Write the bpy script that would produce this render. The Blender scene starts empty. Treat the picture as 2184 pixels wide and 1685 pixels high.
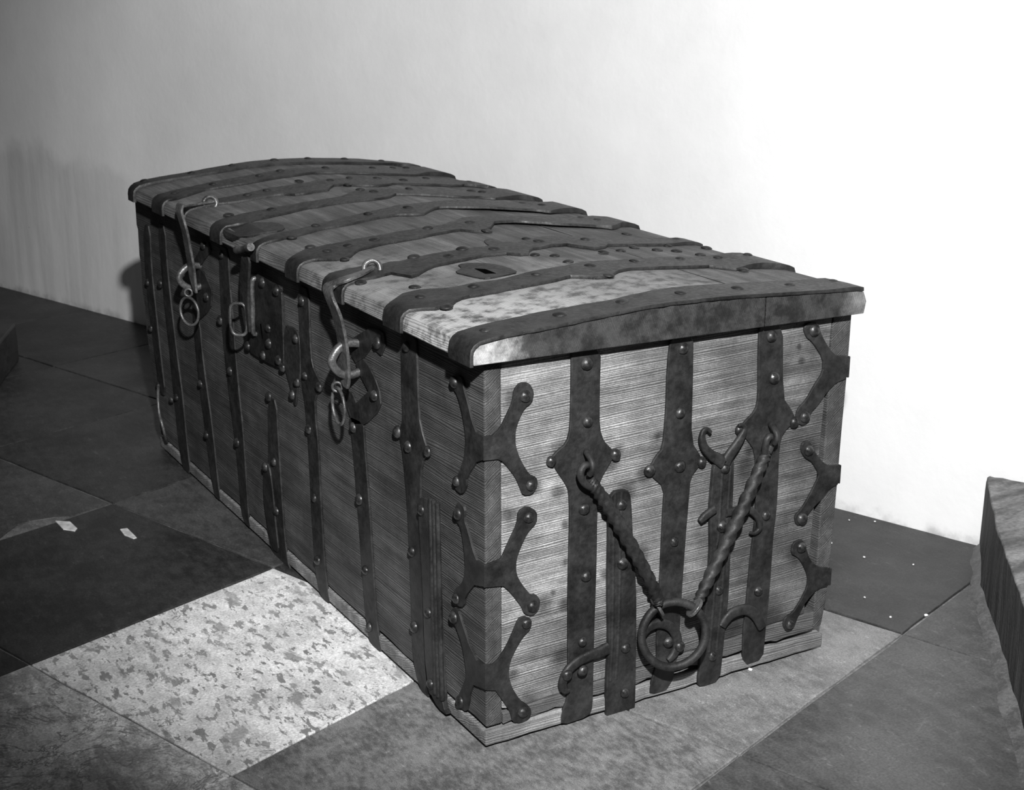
import bpy, bmesh, math, random
from mathutils import Vector, Matrix
random.seed(7)
SC = bpy.context.scene
COL = SC.collection

# ------------------------------------------------------------------ camera
cam = bpy.data.cameras.new('camera'); camo = bpy.data.objects.new('camera', cam); COL.objects.link(camo)
CF = Vector((0.4802, 0.8276, -0.2906)); CR = Vector((0.8649, -0.5019, -0.0004)); CU = Vector((0.1462, 0.2511, 0.9568))
m = Matrix.Identity(4)
for i in range(3):
    m[i][0] = CR[i]; m[i][1] = CU[i]; m[i][2] = -CF[i]
m[0][3], m[1][3], m[2][3] = -0.9371, -1.6916, 1.1411
camo.matrix_world = m
cam.sensor_width = 36.0; cam.lens = 3110.3 / 2184 * 36.0
cam.dof.use_dof = True; cam.dof.focus_distance = 2.2; cam.dof.aperture_fstop = 16.0
cam.clip_start = 0.05
SC.camera = camo

# ------------------------------------------------------------------ light: one hand-held flash, dim room
w = bpy.data.worlds.new('room_dark'); SC.world = w; w.use_nodes = True
w.node_tree.nodes['Background'].inputs[0].default_value = (1, 1, 1, 1)
w.node_tree.nodes['Background'].inputs[1].default_value = 0.05
fl = bpy.data.lights.new('flash', 'SPOT'); flo = bpy.data.objects.new('flash', fl); COL.objects.link(flo)
flo.location = (-0.82, -1.72, 1.82)
flo.rotation_euler = Vector((0.55, 0.80, -0.37)).to_track_quat('-Z', 'Y').to_euler()
fl.energy = 610; fl.spot_size = math.radians(64); fl.spot_blend = 0.60; fl.shadow_soft_size = 0.035
SC.view_settings.view_transform = 'Standard'; SC.view_settings.look = 'None'
SC.view_settings.exposure = 0.0; SC.view_settings.gamma = 1.0
SC.view_settings.use_curve_mapping = False

# ------------------------------------------------------------------ traced dimensions, metres
END_IRON=[
('strap',[[(0.1397,0.6083),(0.1405,0.5521),(0.1398,0.4837),(0.1337,0.4619),(0.1162,0.4514),(0.1076,0.4429),(0.1141,0.4266),(0.132,0.4002),(0.1386,0.3873),(0.1408,0.3479),(0.139,0.2334),(0.1403,0.1288),(0.1405,0.0479),(0.1281,0.0241),(0.1291,0.0036),(0.1814,0.0058),(0.1872,0.0213),(0.1873,0.0625),(0.1875,0.1436),(0.1897,0.248),(0.1894,0.3501),(0.1912,0.3817),(0.1951,0.3958),(0.2128,0.4206),(0.221,0.4294),(0.2124,0.4397),(0.1988,0.4537),(0.191,0.4753),(0.19,0.522),(0.1908,0.6015)]],[(0.1664,0.5763),(0.1695,0.4881),(0.1076,0.4386),(0.2193,0.429),(0.1653,0.3534),(0.1704,0.2446),(0.1655,0.1373)],0,0.004),
('strap',[[(0.3143,0.6014),(0.3094,0.5503),(0.3095,0.4794),(0.3055,0.4236),(0.2937,0.4137),(0.2806,0.3943),(0.2852,0.3836),(0.3114,0.3591),(0.3095,0.3142),(0.3084,0.2217),(0.3071,0.1839),(0.305,0.1145),(0.3068,0.0643),(0.2953,0.0278),(0.295,0.0105),(0.3371,0.0107),(0.3493,0.0756),(0.3517,0.1736),(0.3552,0.2652),(0.3587,0.3301),(0.3607,0.3675),(0.3796,0.3855),(0.3819,0.3943),(0.359,0.4264),(0.3584,0.5198),(0.3557,0.6011)]],[(0.3368,0.5761),(0.3358,0.4752),(0.3384,0.3891),(0.3804,0.3884),(0.2824,0.3924),(0.3326,0.266),(0.3284,0.0957)],0,0.004),
('strap',[[(0.4816,0.5997),(0.482,0.5497),(0.4865,0.4764),(0.4822,0.4557),(0.459,0.4387),(0.4476,0.4283),(0.4661,0.4128),(0.4864,0.3868),(0.4908,0.3308),(0.4931,0.2776),(0.4876,0.2098),(0.4845,0.1488),(0.4833,0.1208),(0.4794,0.0713),(0.4818,0.0129),(0.5252,0.0145),(0.5273,0.0595),(0.5317,0.1438),(0.5331,0.2411),(0.5362,0.2691),(0.5368,0.3166),(0.535,0.3862),(0.542,0.4102),(0.568,0.4256),(0.5547,0.448),(0.537,0.4687),(0.5281,0.5976)]],[(0.5064,0.5727),(0.5156,0.5041),(0.4513,0.4292),(0.5623,0.4233),(0.5145,0.2742),(0.5063,0.1429)],0,0.004),
('short_strap',[[(0.2113,0.3726),(0.2061,0.3437),(0.2077,0.3096),(0.208,0.2192),(0.2119,0.1226),(0.2096,0.0721),(0.2091,0.0171),(0.2114,-0.0081),(0.2638,-0.0064),(0.2649,0.0156),(0.2634,0.1265),(0.261,0.2071),(0.2526,0.2881),(0.2471,0.3582),(0.2408,0.3714)]],[(0.2296,0.3489),(0.2338,0.2529),(0.2428,0.1093),(0.2431,0.0315)],0.001,0.007),
('forked_strap',[[(0.409,0.3892),(0.4012,0.3813),(0.3994,0.3438),(0.3975,0.3091),(0.4001,0.2739),(0.4023,0.2297),(0.3989,0.1643),(0.3935,0.1017),(0.3906,0.0443),(0.3874,0.0108),(0.3926,0.0001),(0.4326,0.0012),(0.4365,0.0552),(0.4392,0.0963),(0.4429,0.1517),(0.4423,0.2484),(0.4422,0.3357),(0.4412,0.3873),(0.4269,0.3953)]],[(0.4236,0.3719),(0.4222,0.2749),(0.4213,0.1657),(0.4139,0.0509)],0.001,0.007),
]
HORNS=[
('horn',[(0.2089,0.1181),(0.1917,0.1153),(0.1764,0.1145),(0.1536,0.1093),(0.1361,0.0982),(0.1271,0.0801),(0.1314,0.0662),(0.1399,0.0655)],[0.018,0.0164,0.0148,0.0148,0.0139,0.0123,0.009,0.0049],'short_strap',[(0.1332,0.0936),(0.161,0.0941)]),
('horn',[(0.4175,0.3818),(0.406,0.3915),(0.3948,0.3989),(0.3806,0.4135),(0.3745,0.429),(0.3766,0.4407),(0.3836,0.4433),(0.3911,0.4367)],[0.0164,0.0164,0.0139,0.0115,0.0098,0.0074,0.0057,0.0049],'forked_strap',[]),
('horn',[(0.4212,0.3796),(0.4271,0.3901),(0.4409,0.4054),(0.4521,0.4204),(0.4569,0.4319),(0.4519,0.4388),(0.4446,0.4385)],[0.0164,0.0164,0.0148,0.0115,0.0074,0.0057,0.0041],'forked_strap',[]),
('horn',[(0.4048,0.3081),(0.3931,0.3033),(0.3842,0.2989),(0.3763,0.2934)],[0.0123,0.0123,0.0115,0.0074],'forked_strap',[]),
('horn',[(0.4275,0.2973),(0.4461,0.2976),(0.4629,0.2982),(0.4784,0.2912),(0.4937,0.2753),(0.4977,0.2576),(0.4876,0.2508),(0.4779,0.2536)],[0.0115,0.0115,0.0115,0.0107,0.0098,0.0082,0.0057,0.0033],'forked_strap',[]),
('horn',[(0.4294,0.1012),(0.4375,0.1109),(0.4522,0.1197),(0.4782,0.1194),(0.4985,0.1045),(0.5128,0.0792)],[0.0131,0.0148,0.0164,0.0164,0.0164,0.0131],'forked_strap',[]),
('horn',[(0.2735,0.1234),(0.2847,0.1342),(0.3052,0.1365),(0.3254,0.1267),(0.3378,0.1098),(0.3414,0.0902),(0.3355,0.0761),(0.324,0.0676)],[0.0098,0.0123,0.0139,0.0148,0.0148,0.0139,0.0123,0.0074],'strap',[(0.3436,0.0888)]),
]
CORNERS=[
([(-0.004,0.4945),(0.0116,0.4939),(0.0237,0.5029),(0.0336,0.5193),(0.0435,0.5377),(0.0458,0.5552),(0.0557,0.5646),(0.0702,0.5625),(0.0787,0.5474),(0.0757,0.5327),(0.0626,0.5257),(0.0542,0.5118),(0.0481,0.4947),(0.0481,0.4724),(0.0558,0.4506),(0.0707,0.4252),(0.0832,0.4186),(0.0857,0.4067),(0.0763,0.3933),(0.0606,0.3949),(0.0559,0.4072),(0.0481,0.4251),(0.0289,0.4512),(0.019,0.4571),(-0.004,0.4592)],[(-0.004,0.4945),(0.0179,0.495),(0.0301,0.5069),(0.0408,0.5289),(0.0543,0.5496),(0.0568,0.5642),(0.0722,0.5659),(0.0881,0.5584),(0.0885,0.5429),(0.073,0.5357),(0.0593,0.5128),(0.0487,0.4813),(0.0536,0.4486),(0.0715,0.4173),(0.0849,0.4014),(0.0838,0.3879),(0.0621,0.387),(0.0503,0.4009),(0.0486,0.418),(0.0186,0.4501),(-0.004,0.4592)],[(0.0633,0.5436),(0.0731,0.4083)],[(0.0811,0.5525),(0.0776,0.4023)]),
([(-0.004,0.2999),(0.0154,0.3027),(0.0247,0.3044),(0.0364,0.3267),(0.0513,0.3527),(0.0528,0.3719),(0.0685,0.3775),(0.0843,0.3657),(0.0844,0.3489),(0.0686,0.3368),(0.0584,0.3191),(0.0497,0.2989),(0.049,0.2762),(0.0585,0.257),(0.0746,0.2353),(0.0826,0.2357),(0.0908,0.224),(0.0884,0.2094),(0.0771,0.2015),(0.0634,0.2078),(0.0586,0.221),(0.0395,0.2487),(0.0277,0.261),(-0.004,0.2656)],[(-0.004,0.2999),(0.0196,0.2996),(0.0307,0.3102),(0.0445,0.3345),(0.0571,0.3499),(0.0539,0.3686),(0.074,0.3728),(0.086,0.3577),(0.085,0.3403),(0.0676,0.3345),(0.0581,0.3053),(0.0545,0.2687),(0.0667,0.2436),(0.0894,0.2271),(0.0959,0.2084),(0.078,0.2025),(0.0601,0.2098),(0.0568,0.2271),(0.0274,0.2575),(-0.004,0.2656)],[(0.0701,0.3591),(0.077,0.2167)],[(0.0745,0.3521),(0.0837,0.2133)]),
([(-0.004,0.1409),(0.0099,0.1399),(0.0203,0.1463),(0.0338,0.1635),(0.0458,0.1863),(0.053,0.202),(0.0634,0.2048),(0.0763,0.1963),(0.0748,0.1815),(0.0611,0.1719),(0.0498,0.1564),(0.0394,0.1384),(0.0362,0.1161),(0.0418,0.0937),(0.0556,0.0689),(0.0695,0.0572),(0.077,0.044),(0.0721,0.0319),(0.0556,0.0287),(0.0434,0.0345),(0.0393,0.0522),(0.0281,0.0733),(0.0137,0.0959),(-0.004,0.1012)],[(-0.004,0.1409),(0.0221,0.138),(0.0436,0.1523),(0.058,0.1693),(0.0724,0.1871),(0.0796,0.1972),(0.1009,0.1909),(0.1014,0.172),(0.0864,0.165),(0.0688,0.1468),(0.0576,0.1175),(0.055,0.0975),(0.0706,0.0691),(0.0831,0.0496),(0.0759,0.0338),(0.0562,0.0361),(0.0484,0.0549),(0.0451,0.0723),(0.033,0.0928),(-0.004,0.1012)],[(0.0667,0.1918),(0.0613,0.0468)],[(0.0921,0.179),(0.0741,0.0451)]),
]
RIGHT_CORNERS=[
([(0.5703,0.5765),(0.5792,0.5852),(0.6006,0.5825),(0.609,0.5615),(0.6267,0.5369),(0.6437,0.5221),(0.6719,0.5182),(0.6723,0.4804),(0.6475,0.477),(0.6287,0.464),(0.6115,0.4446),(0.5966,0.4335),(0.592,0.4169),(0.5765,0.4147),(0.5658,0.4291),(0.5676,0.4437),(0.586,0.458),(0.6,0.4785),(0.617,0.4987),(0.6152,0.5214),(0.5978,0.5439),(0.5873,0.5545),(0.5781,0.561)],[(0.5928,0.5705),(0.5842,0.4292)]),
([(0.5806,0.3727),(0.5817,0.3853),(0.5972,0.3882),(0.6087,0.3678),(0.6295,0.344),(0.6433,0.3358),(0.6689,0.3329),(0.6688,0.2983),(0.6497,0.2953),(0.6318,0.2781),(0.6174,0.2694),(0.6024,0.255),(0.5934,0.242),(0.5803,0.243),(0.5751,0.2605),(0.5883,0.2693),(0.602,0.2863),(0.6189,0.3142),(0.6231,0.324),(0.6062,0.3481),(0.5896,0.3583)],[(0.5966,0.3699),(0.5915,0.2531)]),
([(0.5729,0.194),(0.5755,0.2134),(0.5952,0.2176),(0.6059,0.1953),(0.6157,0.1738),(0.6343,0.1579),(0.6628,0.15),(0.6635,0.1163),(0.6375,0.1171),(0.6141,0.1019),(0.5983,0.0799),(0.587,0.0533),(0.5729,0.0525),(0.5638,0.0676),(0.5678,0.0812),(0.5847,0.0857),(0.6005,0.1051),(0.6123,0.1254),(0.6128,0.1457),(0.5986,0.1717),(0.5876,0.185)],[(0.5934,0.2013),(0.579,0.0656)]),
]
FRONT_IRON=[
('strap',[[(0.2515,0.5946),(0.2558,0.5745),(0.2581,0.4993),(0.2558,0.4475),(0.272,0.4229),(0.2587,0.3897),(0.2473,0.3175),(0.2413,0.1966),(0.2404,0.0703),(0.2322,0.0252),(0.2081,-0.0033),(0.1798,-0.0026),(0.1902,0.0276),(0.1964,0.1204),(0.1959,0.2139),(0.2006,0.3361),(0.1933,0.3958),(0.1674,0.4165),(0.1867,0.4407),(0.1997,0.4698),(0.2016,0.5723),(0.2039,0.5906)]],[(0.2334,0.57),(0.2363,0.4087),(0.1703,0.4208),(0.2737,0.4225),(0.2311,0.2359),(0.2286,0.106)],0,0.004),
('strap',[[(0.4662,0.3964),(0.4574,0.3624),(0.4528,0.347),(0.4435,0.2693),(0.4336,0.1701),(0.4251,0.0757),(0.4174,0.0205),(0.4034,-0.0003),(0.358,0.0018),(0.3677,0.0248),(0.3785,0.0614),(0.386,0.1748),(0.3925,0.2693),(0.4043,0.3655),(0.4054,0.4018)]],[(0.4445,0.381),(0.429,0.258),(0.4132,0.1345),(0.4051,0.0319)],0,0.004),
('strap',[[(0.6689,0.5827),(0.6693,0.5019),(0.6684,0.4321),(0.6701,0.3967),(0.6583,0.3637),(0.6507,0.2716),(0.6503,0.1488),(0.6434,0.0432),(0.6311,0.0112),(0.6123,0.0007),(0.5795,0.0046),(0.5899,0.0312),(0.5984,0.078),(0.6038,0.1992),(0.6043,0.3023),(0.6123,0.35),(0.6124,0.3908),(0.5701,0.4155),(0.5917,0.4287),(0.6192,0.4475),(0.6227,0.4952),(0.6198,0.5822)]],[(0.6504,0.5552),(0.6501,0.4192),(0.5867,0.4155),(0.6303,0.194),(0.6272,0.0728),(0.6432,0.3219)],0,0.004),
('strap',[[(0.849,0.3256),(0.8572,0.2285),(0.8707,0.1655),(0.8878,0.1148),(0.8907,0.0179),(0.8384,-0.0091),(0.7668,-0.0058),(0.784,0.0113),(0.7952,0.0591),(0.7993,0.1439),(0.8036,0.2444),(0.8041,0.3338)]],[(0.8385,0.3312),(0.8284,0.2027),(0.8292,0.101)],0,0.004),
('short_strap',[[(0.8842,0.1764),(0.8645,0.1913),(0.8483,0.1808),(0.8379,0.1279),(0.8316,0.0615),(0.8226,0.0154),(0.8584,0.0102),(0.8858,0.0724),(0.8929,0.1137)]],[(0.8711,0.1795)],0.001,0.006),
('strap',[[(1.0819,0.5825),(1.088,0.5156),(1.093,0.4224),(1.0868,0.3598),(1.0731,0.2734),(1.0506,0.1715),(1.0423,0.0827),(1.0404,0.0241),(1.0206,0.0079),(0.9875,0.0081),(0.9974,0.0336),(0.9987,0.1151),(1.0014,0.221),(1.0124,0.2893),(1.0204,0.3754),(1.0259,0.4752),(1.0313,0.5083),(1.0295,0.5839)]],[(1.0653,0.5665),(1.0981,0.4252),(1.0557,0.3276),(1.038,0.1802)],0,0.004),
('strap',[[(1.2822,0.3815),(1.2705,0.2661),(1.2496,0.1632),(1.2236,0.0361),(1.2105,0.0066),(1.171,0.0066),(1.1821,0.0462),(1.1951,0.1596),(1.2316,0.307),(1.2389,0.397)]],[(1.2549,0.25),(1.2355,0.1394)],0,0.004),
('strap',[[(1.4899,0.5647),(1.4864,0.4611),(1.4843,0.3794),(1.4694,0.2609),(1.4587,0.152),(1.4501,0.0638),(1.4357,0.0018),(1.3745,0.0027),(1.388,0.0842),(1.3946,0.1814),(1.4152,0.2738),(1.4339,0.3897),(1.4433,0.4689),(1.4418,0.5648)]],[(1.502,0.4236),(1.4374,0.1711),(1.4791,0.1545)],0,0.004),
('strap',[[(1.606,0.5434),(1.6179,0.437),(1.6128,0.3531),(1.5904,0.2322),(1.5745,0.1442),(1.5296,0.1502),(1.5441,0.2432),(1.5588,0.3641),(1.568,0.4462),(1.5579,0.5466)]],[(1.6033,0.4064),(1.6043,0.2973),(1.5771,0.1643)],0,0.004),
('hasp_plate',[[(0.4815,0.422),(0.4685,0.4385),(0.4474,0.4408),(0.4314,0.4279),(0.3811,0.4612),(0.3395,0.4721),(0.3355,0.4512),(0.3527,0.4308),(0.3886,0.4057),(0.4058,0.3968),(0.448,0.3849),(0.4639,0.4011)],[(0.4197,0.4833),(0.4299,0.4959),(0.3993,0.5112),(0.3781,0.5046),(0.3526,0.4866),(0.3379,0.4694),(0.3812,0.4596)],[(0.4437,0.5349),(0.4111,0.5501),(0.3701,0.5693),(0.3348,0.574),(0.3177,0.5717),(0.3137,0.553),(0.3305,0.5323),(0.346,0.5348),(0.3558,0.5456),(0.3993,0.5112),(0.4299,0.4959),(0.4461,0.504)]],[(0.3397,0.5508),(0.3561,0.4599)],0,0.004),
('hasp_plate',[[(1.2477,0.5237),(1.2094,0.5493),(1.1479,0.5782),(1.1336,0.5623),(1.1892,0.5301),(1.2165,0.5124),(1.1819,0.5058),(1.1432,0.4778),(1.1554,0.4428),(1.1925,0.4181),(1.2393,0.3949),(1.2822,0.3815),(1.2765,0.4414)]],[(1.1765,0.5656),(1.1762,0.4574)],0,0.004),
('lock_plate',[[(0.9028,0.5589),(0.8821,0.5636),(0.7443,0.5615),(0.7448,0.5206),(0.749,0.4127),(0.7617,0.4042),(0.8562,0.3976),(0.9423,0.3978),(0.9285,0.4554)]],[(0.837,0.5533),(0.7662,0.5521),(0.852,0.4097),(0.7714,0.4198),(0.9355,0.4088),(0.754,0.4097),(0.817,0.4706),(0.8186,0.4404)],0,0.006),
('lock_strap',[[(0.7442,0.4925),(0.7052,0.4975),(0.6769,0.4934),(0.6711,0.4662),(0.6749,0.413),(0.6906,0.3914),(0.7046,0.3477),(0.7135,0.3489),(0.7302,0.3813),(0.7422,0.3962),(0.7519,0.4117)]],[(0.6873,0.4789),(0.6899,0.3978),(0.716,0.3671)],0,0.004),
('ribbed_strap',[[(0.1926,0.3372),(0.1827,0.3443),(0.1635,0.3499),(0.1466,0.3441),(0.1369,0.2683),(0.13,0.1502),(0.1234,0.0604),(0.1185,0.0165),(0.1015,0.0092),(0.1347,0.0062),(0.168,0.0243),(0.179,0.0776),(0.1802,0.1291),(0.183,0.2206),(0.1895,0.2965)]],[(0.1787,0.3249),(0.1613,0.1603),(0.1577,0.0389)],0.002,0.01),
]
LID_STRAPS=[
(None,[-0.0354,-0.0323,-0.0308,-0.0313,-0.0317,-0.0322,-0.0327,-0.0331,-0.0336,-0.0341,-0.0346,-0.035,-0.0352,-0.0347,-0.0343,-0.0339,-0.0334,-0.033,-0.0326,-0.0322,-0.0317,-0.0313,-0.0309,-0.0304,-0.0304,-0.0307,-0.0311,-0.0315,-0.0319,-0.0322,-0.0326,-0.033,-0.0334,-0.0336,-0.0336,-0.0337,-0.0337,-0.0338,-0.0338,-0.0338,-0.0339,-0.0339,-0.034,-0.0336,-0.0306,-0.0275,-0.0244],[0.0387,0.0392,0.0403,0.0415,0.0428,0.044,0.0453,0.0465,0.0477,0.0482,0.0469,0.0456,0.0443,0.043,0.0413,0.0388,0.0364,0.0377,0.0406,0.0434,0.0463,0.0492,0.052,0.0549,0.0578,0.0602,0.0601,0.0601,0.0601,0.06,0.06,0.0599,0.0599,0.0598,0.0598,0.0593,0.0586,0.0579,0.0571,0.0564,0.0557,0.055,0.0543,0.0536,0.0528,0.05,0.0165],[(0.0106,0.0127),(0.132,0.0158),(0.2382,0.0164),(0.3477,0.021),(0.4554,0.0226),(0.5613,0.0244),(0.6738,0.0288)]),
(None,[0.1892,0.1766,0.1649,0.1659,0.1693,0.1836,0.1925,0.1947,0.1931,0.1916,0.1917,0.1918,0.192,0.1916,0.1912,0.1907,0.1903,0.191,0.1945,0.1979,0.1864,0.1694,0.1644,0.1696,0.1847,0.1979,0.2028,0.2076,0.2064,0.2049,0.2034,0.2019,0.2004,0.199,0.1982,0.1975,0.1967,0.1959,0.1814,0.1634,0.1664,0.1716,0.1744,0.1715,0.1687,0.159,0.1537],[0.2505,0.2625,0.2745,0.2759,0.2793,0.2719,0.2632,0.2555,0.2558,0.26,0.2579,0.2537,0.2494,0.2508,0.2533,0.2559,0.2585,0.261,0.2623,0.2631,0.2639,0.2649,0.2695,0.2741,0.2782,0.2777,0.2772,0.2768,0.2763,0.2761,0.277,0.278,0.2789,0.2798,0.2807,0.2817,0.2813,0.2791,0.2768,0.2734,0.2723,0.2701,0.2679,0.2695,0.272,0.269,0.2594],[(0.0226,0.2359),(0.0251,0.157),(0.1155,0.2391),(0.227,0.2368),(0.3166,0.1681),(0.3321,0.2455),(0.4277,0.2576),(0.5243,0.261),(0.5964,0.2499),(0.5717,0.1499),(0.6738,0.2456)]),
(None,[0.4014,0.4014,0.4014,0.4018,0.4054,0.4089,0.3639,0.3685,0.3809,0.3932,0.4021,0.4027,0.4033,0.4038,0.405,0.4065,0.4079,0.4062,0.4023,0.3984,0.3782,0.3767,0.3983,0.412,0.4139,0.4198,0.4258,0.4252,0.4246,0.4,0.3796,0.3872,0.3932,0.4071,0.4064,0.4055,0.4047,0.4038,0.4029,0.4019,0.4003,0.3987,0.3982,0.401,0.4037,0.4039,0.4039],[0.4823,0.4823,0.4823,0.4823,0.4823,0.4823,0.4739,0.4761,0.469,0.4713,0.4736,0.4759,0.4758,0.4753,0.4747,0.4742,0.4723,0.4701,0.4679,0.4657,0.4743,0.4839,0.4837,0.4678,0.4752,0.4825,0.4898,0.4972,0.5011,0.5024,0.4896,0.4972,0.5004,0.4946,0.4889,0.4831,0.4796,0.4764,0.4732,0.4701,0.4669,0.4631,0.4586,0.4541,0.4507,0.4507,0.4507],[(0.1309,0.477),(0.1782,0.4418),(0.2198,0.471),(0.2643,0.4378),(0.3679,0.4627),(0.4635,0.4611),(0.4223,0.3419),(0.6444,0.4433)]),
(None,[0.5895,0.588,0.5727,0.5615,0.5608,0.5641,0.5827,0.5986,0.6018,0.6049,0.6081,0.6095,0.6086,0.6077,0.6068,0.6062,0.6089,0.6116,0.6144,0.6171,0.6199,0.62,0.5974,0.5876,0.6037,0.6129,0.6327,0.6527,0.6542,0.6517,0.6489,0.6402,0.6316,0.6229,0.6142,0.6075,0.6038,0.6001,0.5964,0.5927,0.5891,0.5749,0.5831,0.5949,0.6095,0.6095,0.6095],[0.6448,0.6553,0.6659,0.6715,0.6708,0.6741,0.6719,0.6736,0.6753,0.6761,0.6746,0.6731,0.6716,0.671,0.6713,0.6717,0.672,0.6723,0.6735,0.6747,0.676,0.6812,0.6952,0.6976,0.7137,0.7229,0.7203,0.7177,0.7154,0.7131,0.7109,0.7086,0.7068,0.705,0.7032,0.7013,0.6995,0.6977,0.6977,0.6977,0.6977,0.6849,0.6931,0.694,0.6892,0.6859,0.6859],[(0.0387,0.6255),(0.0816,0.636),(0.1342,0.6421),(0.2505,0.6616),(0.0352,0.5458),(0.0265,0.676),(0.3456,0.6737),(0.3305,0.584),(0.4366,0.6973),(0.5383,0.685),(0.5532,0.656),(0.5973,0.6846),(0.6124,0.6493)]),
(None,[0.7822,0.7819,0.7817,0.7836,0.7862,0.7898,0.7945,0.7992,0.8022,0.802,0.8019,0.8017,0.8016,0.8045,0.8078,0.8097,0.8111,0.8116,0.812,0.8125,0.8026,0.7934,0.7949,0.8097,0.8272,0.8408,0.848,0.8434,0.8361,0.829,0.8236,0.8182,0.8129,0.8075,0.8034,0.8003,0.7971,0.794,0.7908,0.7842,0.7731,0.7799,0.7871,0.793,0.7975,0.7975,0.7975],[0.8145,0.8189,0.8234,0.8278,0.831,0.8331,0.8352,0.8373,0.8401,0.8446,0.8491,0.8536,0.8582,0.8621,0.8656,0.8691,0.8726,0.8762,0.8798,0.8833,0.8906,0.8991,0.9049,0.9088,0.9071,0.9071,0.9078,0.9085,0.9092,0.9098,0.9084,0.9056,0.9029,0.9001,0.8973,0.8946,0.8925,0.891,0.8895,0.888,0.8831,0.8849,0.8834,0.8819,0.8864,0.891,0.891],[(0.1041,0.8347),(0.2218,0.8553),(0.313,0.8672),(0.4277,0.9017),(0.533,0.8744),(0.5819,0.8839),(0.6067,0.8465),(0.0309,0.7723)]),
(None,[0.9776,0.97,0.9665,0.9738,0.9807,0.983,0.9853,0.9875,0.9898,0.9921,0.9959,0.9997,1.0021,1.0014,1.0008,1.0002,0.9996,0.999,0.9984,0.9969,0.9948,0.9927,0.9944,1.0019,1.0099,1.0262,1.041,1.0357,1.0304,1.0251,1.0197,1.0135,1.0073,1.001,0.9948,0.9925,0.9937,0.995,0.977,0.9702,0.9763,0.9773,0.9784,0.9794,0.9805,0.9711,0.9709],[1.0376,1.0401,1.0442,1.0482,1.0523,1.0547,1.0552,1.0557,1.0562,1.0567,1.0572,1.0577,1.0582,1.0587,1.0555,1.0548,1.0558,1.0568,1.0579,1.0692,1.0837,1.0981,1.1044,1.1119,1.1199,1.1181,1.112,1.1059,1.0999,1.0963,1.0958,1.0952,1.0947,1.0941,1.0936,1.093,1.0925,1.0919,1.087,1.0802,1.0863,1.0873,1.0884,1.0894,1.0905,1.0811,1.0809],[(0.32,1.1102),(0.3363,1.0778),(0.4277,1.0956),(0.5656,1.0759),(0.5827,1.0566),(0.0969,1.0417),(0.0142,1.0621)]),
(None,[1.1952,1.1952,1.1952,1.1952,1.194,1.1876,1.1811,1.1795,1.1787,1.1779,1.1771,1.178,1.179,1.1716,1.151,1.1469,1.1429,1.1502,1.1487,1.149,1.174,1.1909,1.1925,1.1918,1.1774,1.1682,1.164,1.1598,1.1657,1.1712,1.186,1.1876,1.1858,1.184,1.1821,1.1803,1.1785,1.1773,1.1742,1.1702,1.1765,1.1794,1.1914,1.1887,1.1722,1.1599,1.1599],[1.2441,1.2441,1.2441,1.2441,1.2441,1.2441,1.2445,1.245,1.2456,1.2461,1.2492,1.2532,1.2572,1.2612,1.261,1.2569,1.2529,1.2602,1.2587,1.259,1.2701,1.2743,1.2785,1.2798,1.281,1.2782,1.274,1.2698,1.2757,1.2812,1.2774,1.2693,1.2577,1.246,1.2517,1.2638,1.2759,1.2873,1.2842,1.2802,1.2865,1.2894,1.2793,1.2635,1.2485,1.234,1.2328],[(0.1627,1.238),(0.1139,1.2251),(0.2534,1.2822),(0.3146,1.2555),(0.3703,1.2782),(0.4324,1.2651),(0.4818,1.236),(0.3222,1.18),(0.5622,1.282),(0.6453,1.263),(0.6461,1.2306)]),
(None,[1.3425,1.3273,1.3346,1.3435,1.3523,1.3612,1.3679,1.3656,1.3634,1.3611,1.3589,1.3575,1.3583,1.3591,1.3599,1.3608,1.3616,1.3633,1.3651,1.3669,1.3687,1.3705,1.3789,1.383,1.3801,1.3772,1.3742,1.3713,1.3684,1.3652,1.3615,1.3577,1.354,1.3514,1.3503,1.3492,1.3481,1.3474,1.3474,1.348,1.357,1.3666,1.3763,1.3759,1.374,1.3709,1.3705],[1.4181,1.4142,1.417,1.4199,1.4228,1.4255,1.428,1.4305,1.433,1.4347,1.4351,1.4356,1.436,1.4365,1.437,1.4401,1.4431,1.4462,1.4492,1.4523,1.4552,1.456,1.4568,1.4576,1.4584,1.4584,1.4583,1.4581,1.458,1.4578,1.4578,1.4594,1.4609,1.4614,1.4603,1.4592,1.4581,1.4574,1.4574,1.458,1.467,1.4766,1.4861,1.4859,1.484,1.4809,1.4805],[(0.0081,1.3857),(0.1026,1.4054),(0.2123,1.4125),(0.2717,1.4386),(0.3847,1.4427),(0.5065,1.4521),(0.5684,1.4694),(0.5995,1.462)]),
(None,[1.5491,1.5476,1.546,1.5445,1.5437,1.5431,1.5424,1.5418,1.5411,1.5404,1.5398,1.5391,1.5389,1.5388,1.5386,1.5385,1.5384,1.5382,1.5381,1.5379,1.5376,1.5373,1.537,1.5366,1.5363,1.536,1.5356,1.5353,1.535,1.5346,1.5363,1.5387,1.541,1.5434,1.5458,1.5482,1.5506,1.5532,1.5557,1.5582,1.5607,1.5633,1.5658,1.5476,1.5371,1.5371,1.5371],[1.593,1.5936,1.5955,1.5955,1.5952,1.5949,1.5946,1.5943,1.594,1.5937,1.5938,1.5944,1.5951,1.5957,1.5963,1.5969,1.5978,1.5987,1.5997,1.6006,1.6016,1.6025,1.6035,1.6049,1.6067,1.6084,1.6102,1.612,1.6137,1.6155,1.6173,1.619,1.6206,1.6217,1.6228,1.6239,1.625,1.6262,1.6269,1.623,1.6192,1.6153,1.6114,1.602,1.5747,1.5699,1.5699],[(0.0011,1.5829),(0.1072,1.5735),(0.2073,1.5818),(0.315,1.5874),(0.4051,1.5983),(0.4998,1.6028),(0.5974,1.5994)]),
]
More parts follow.
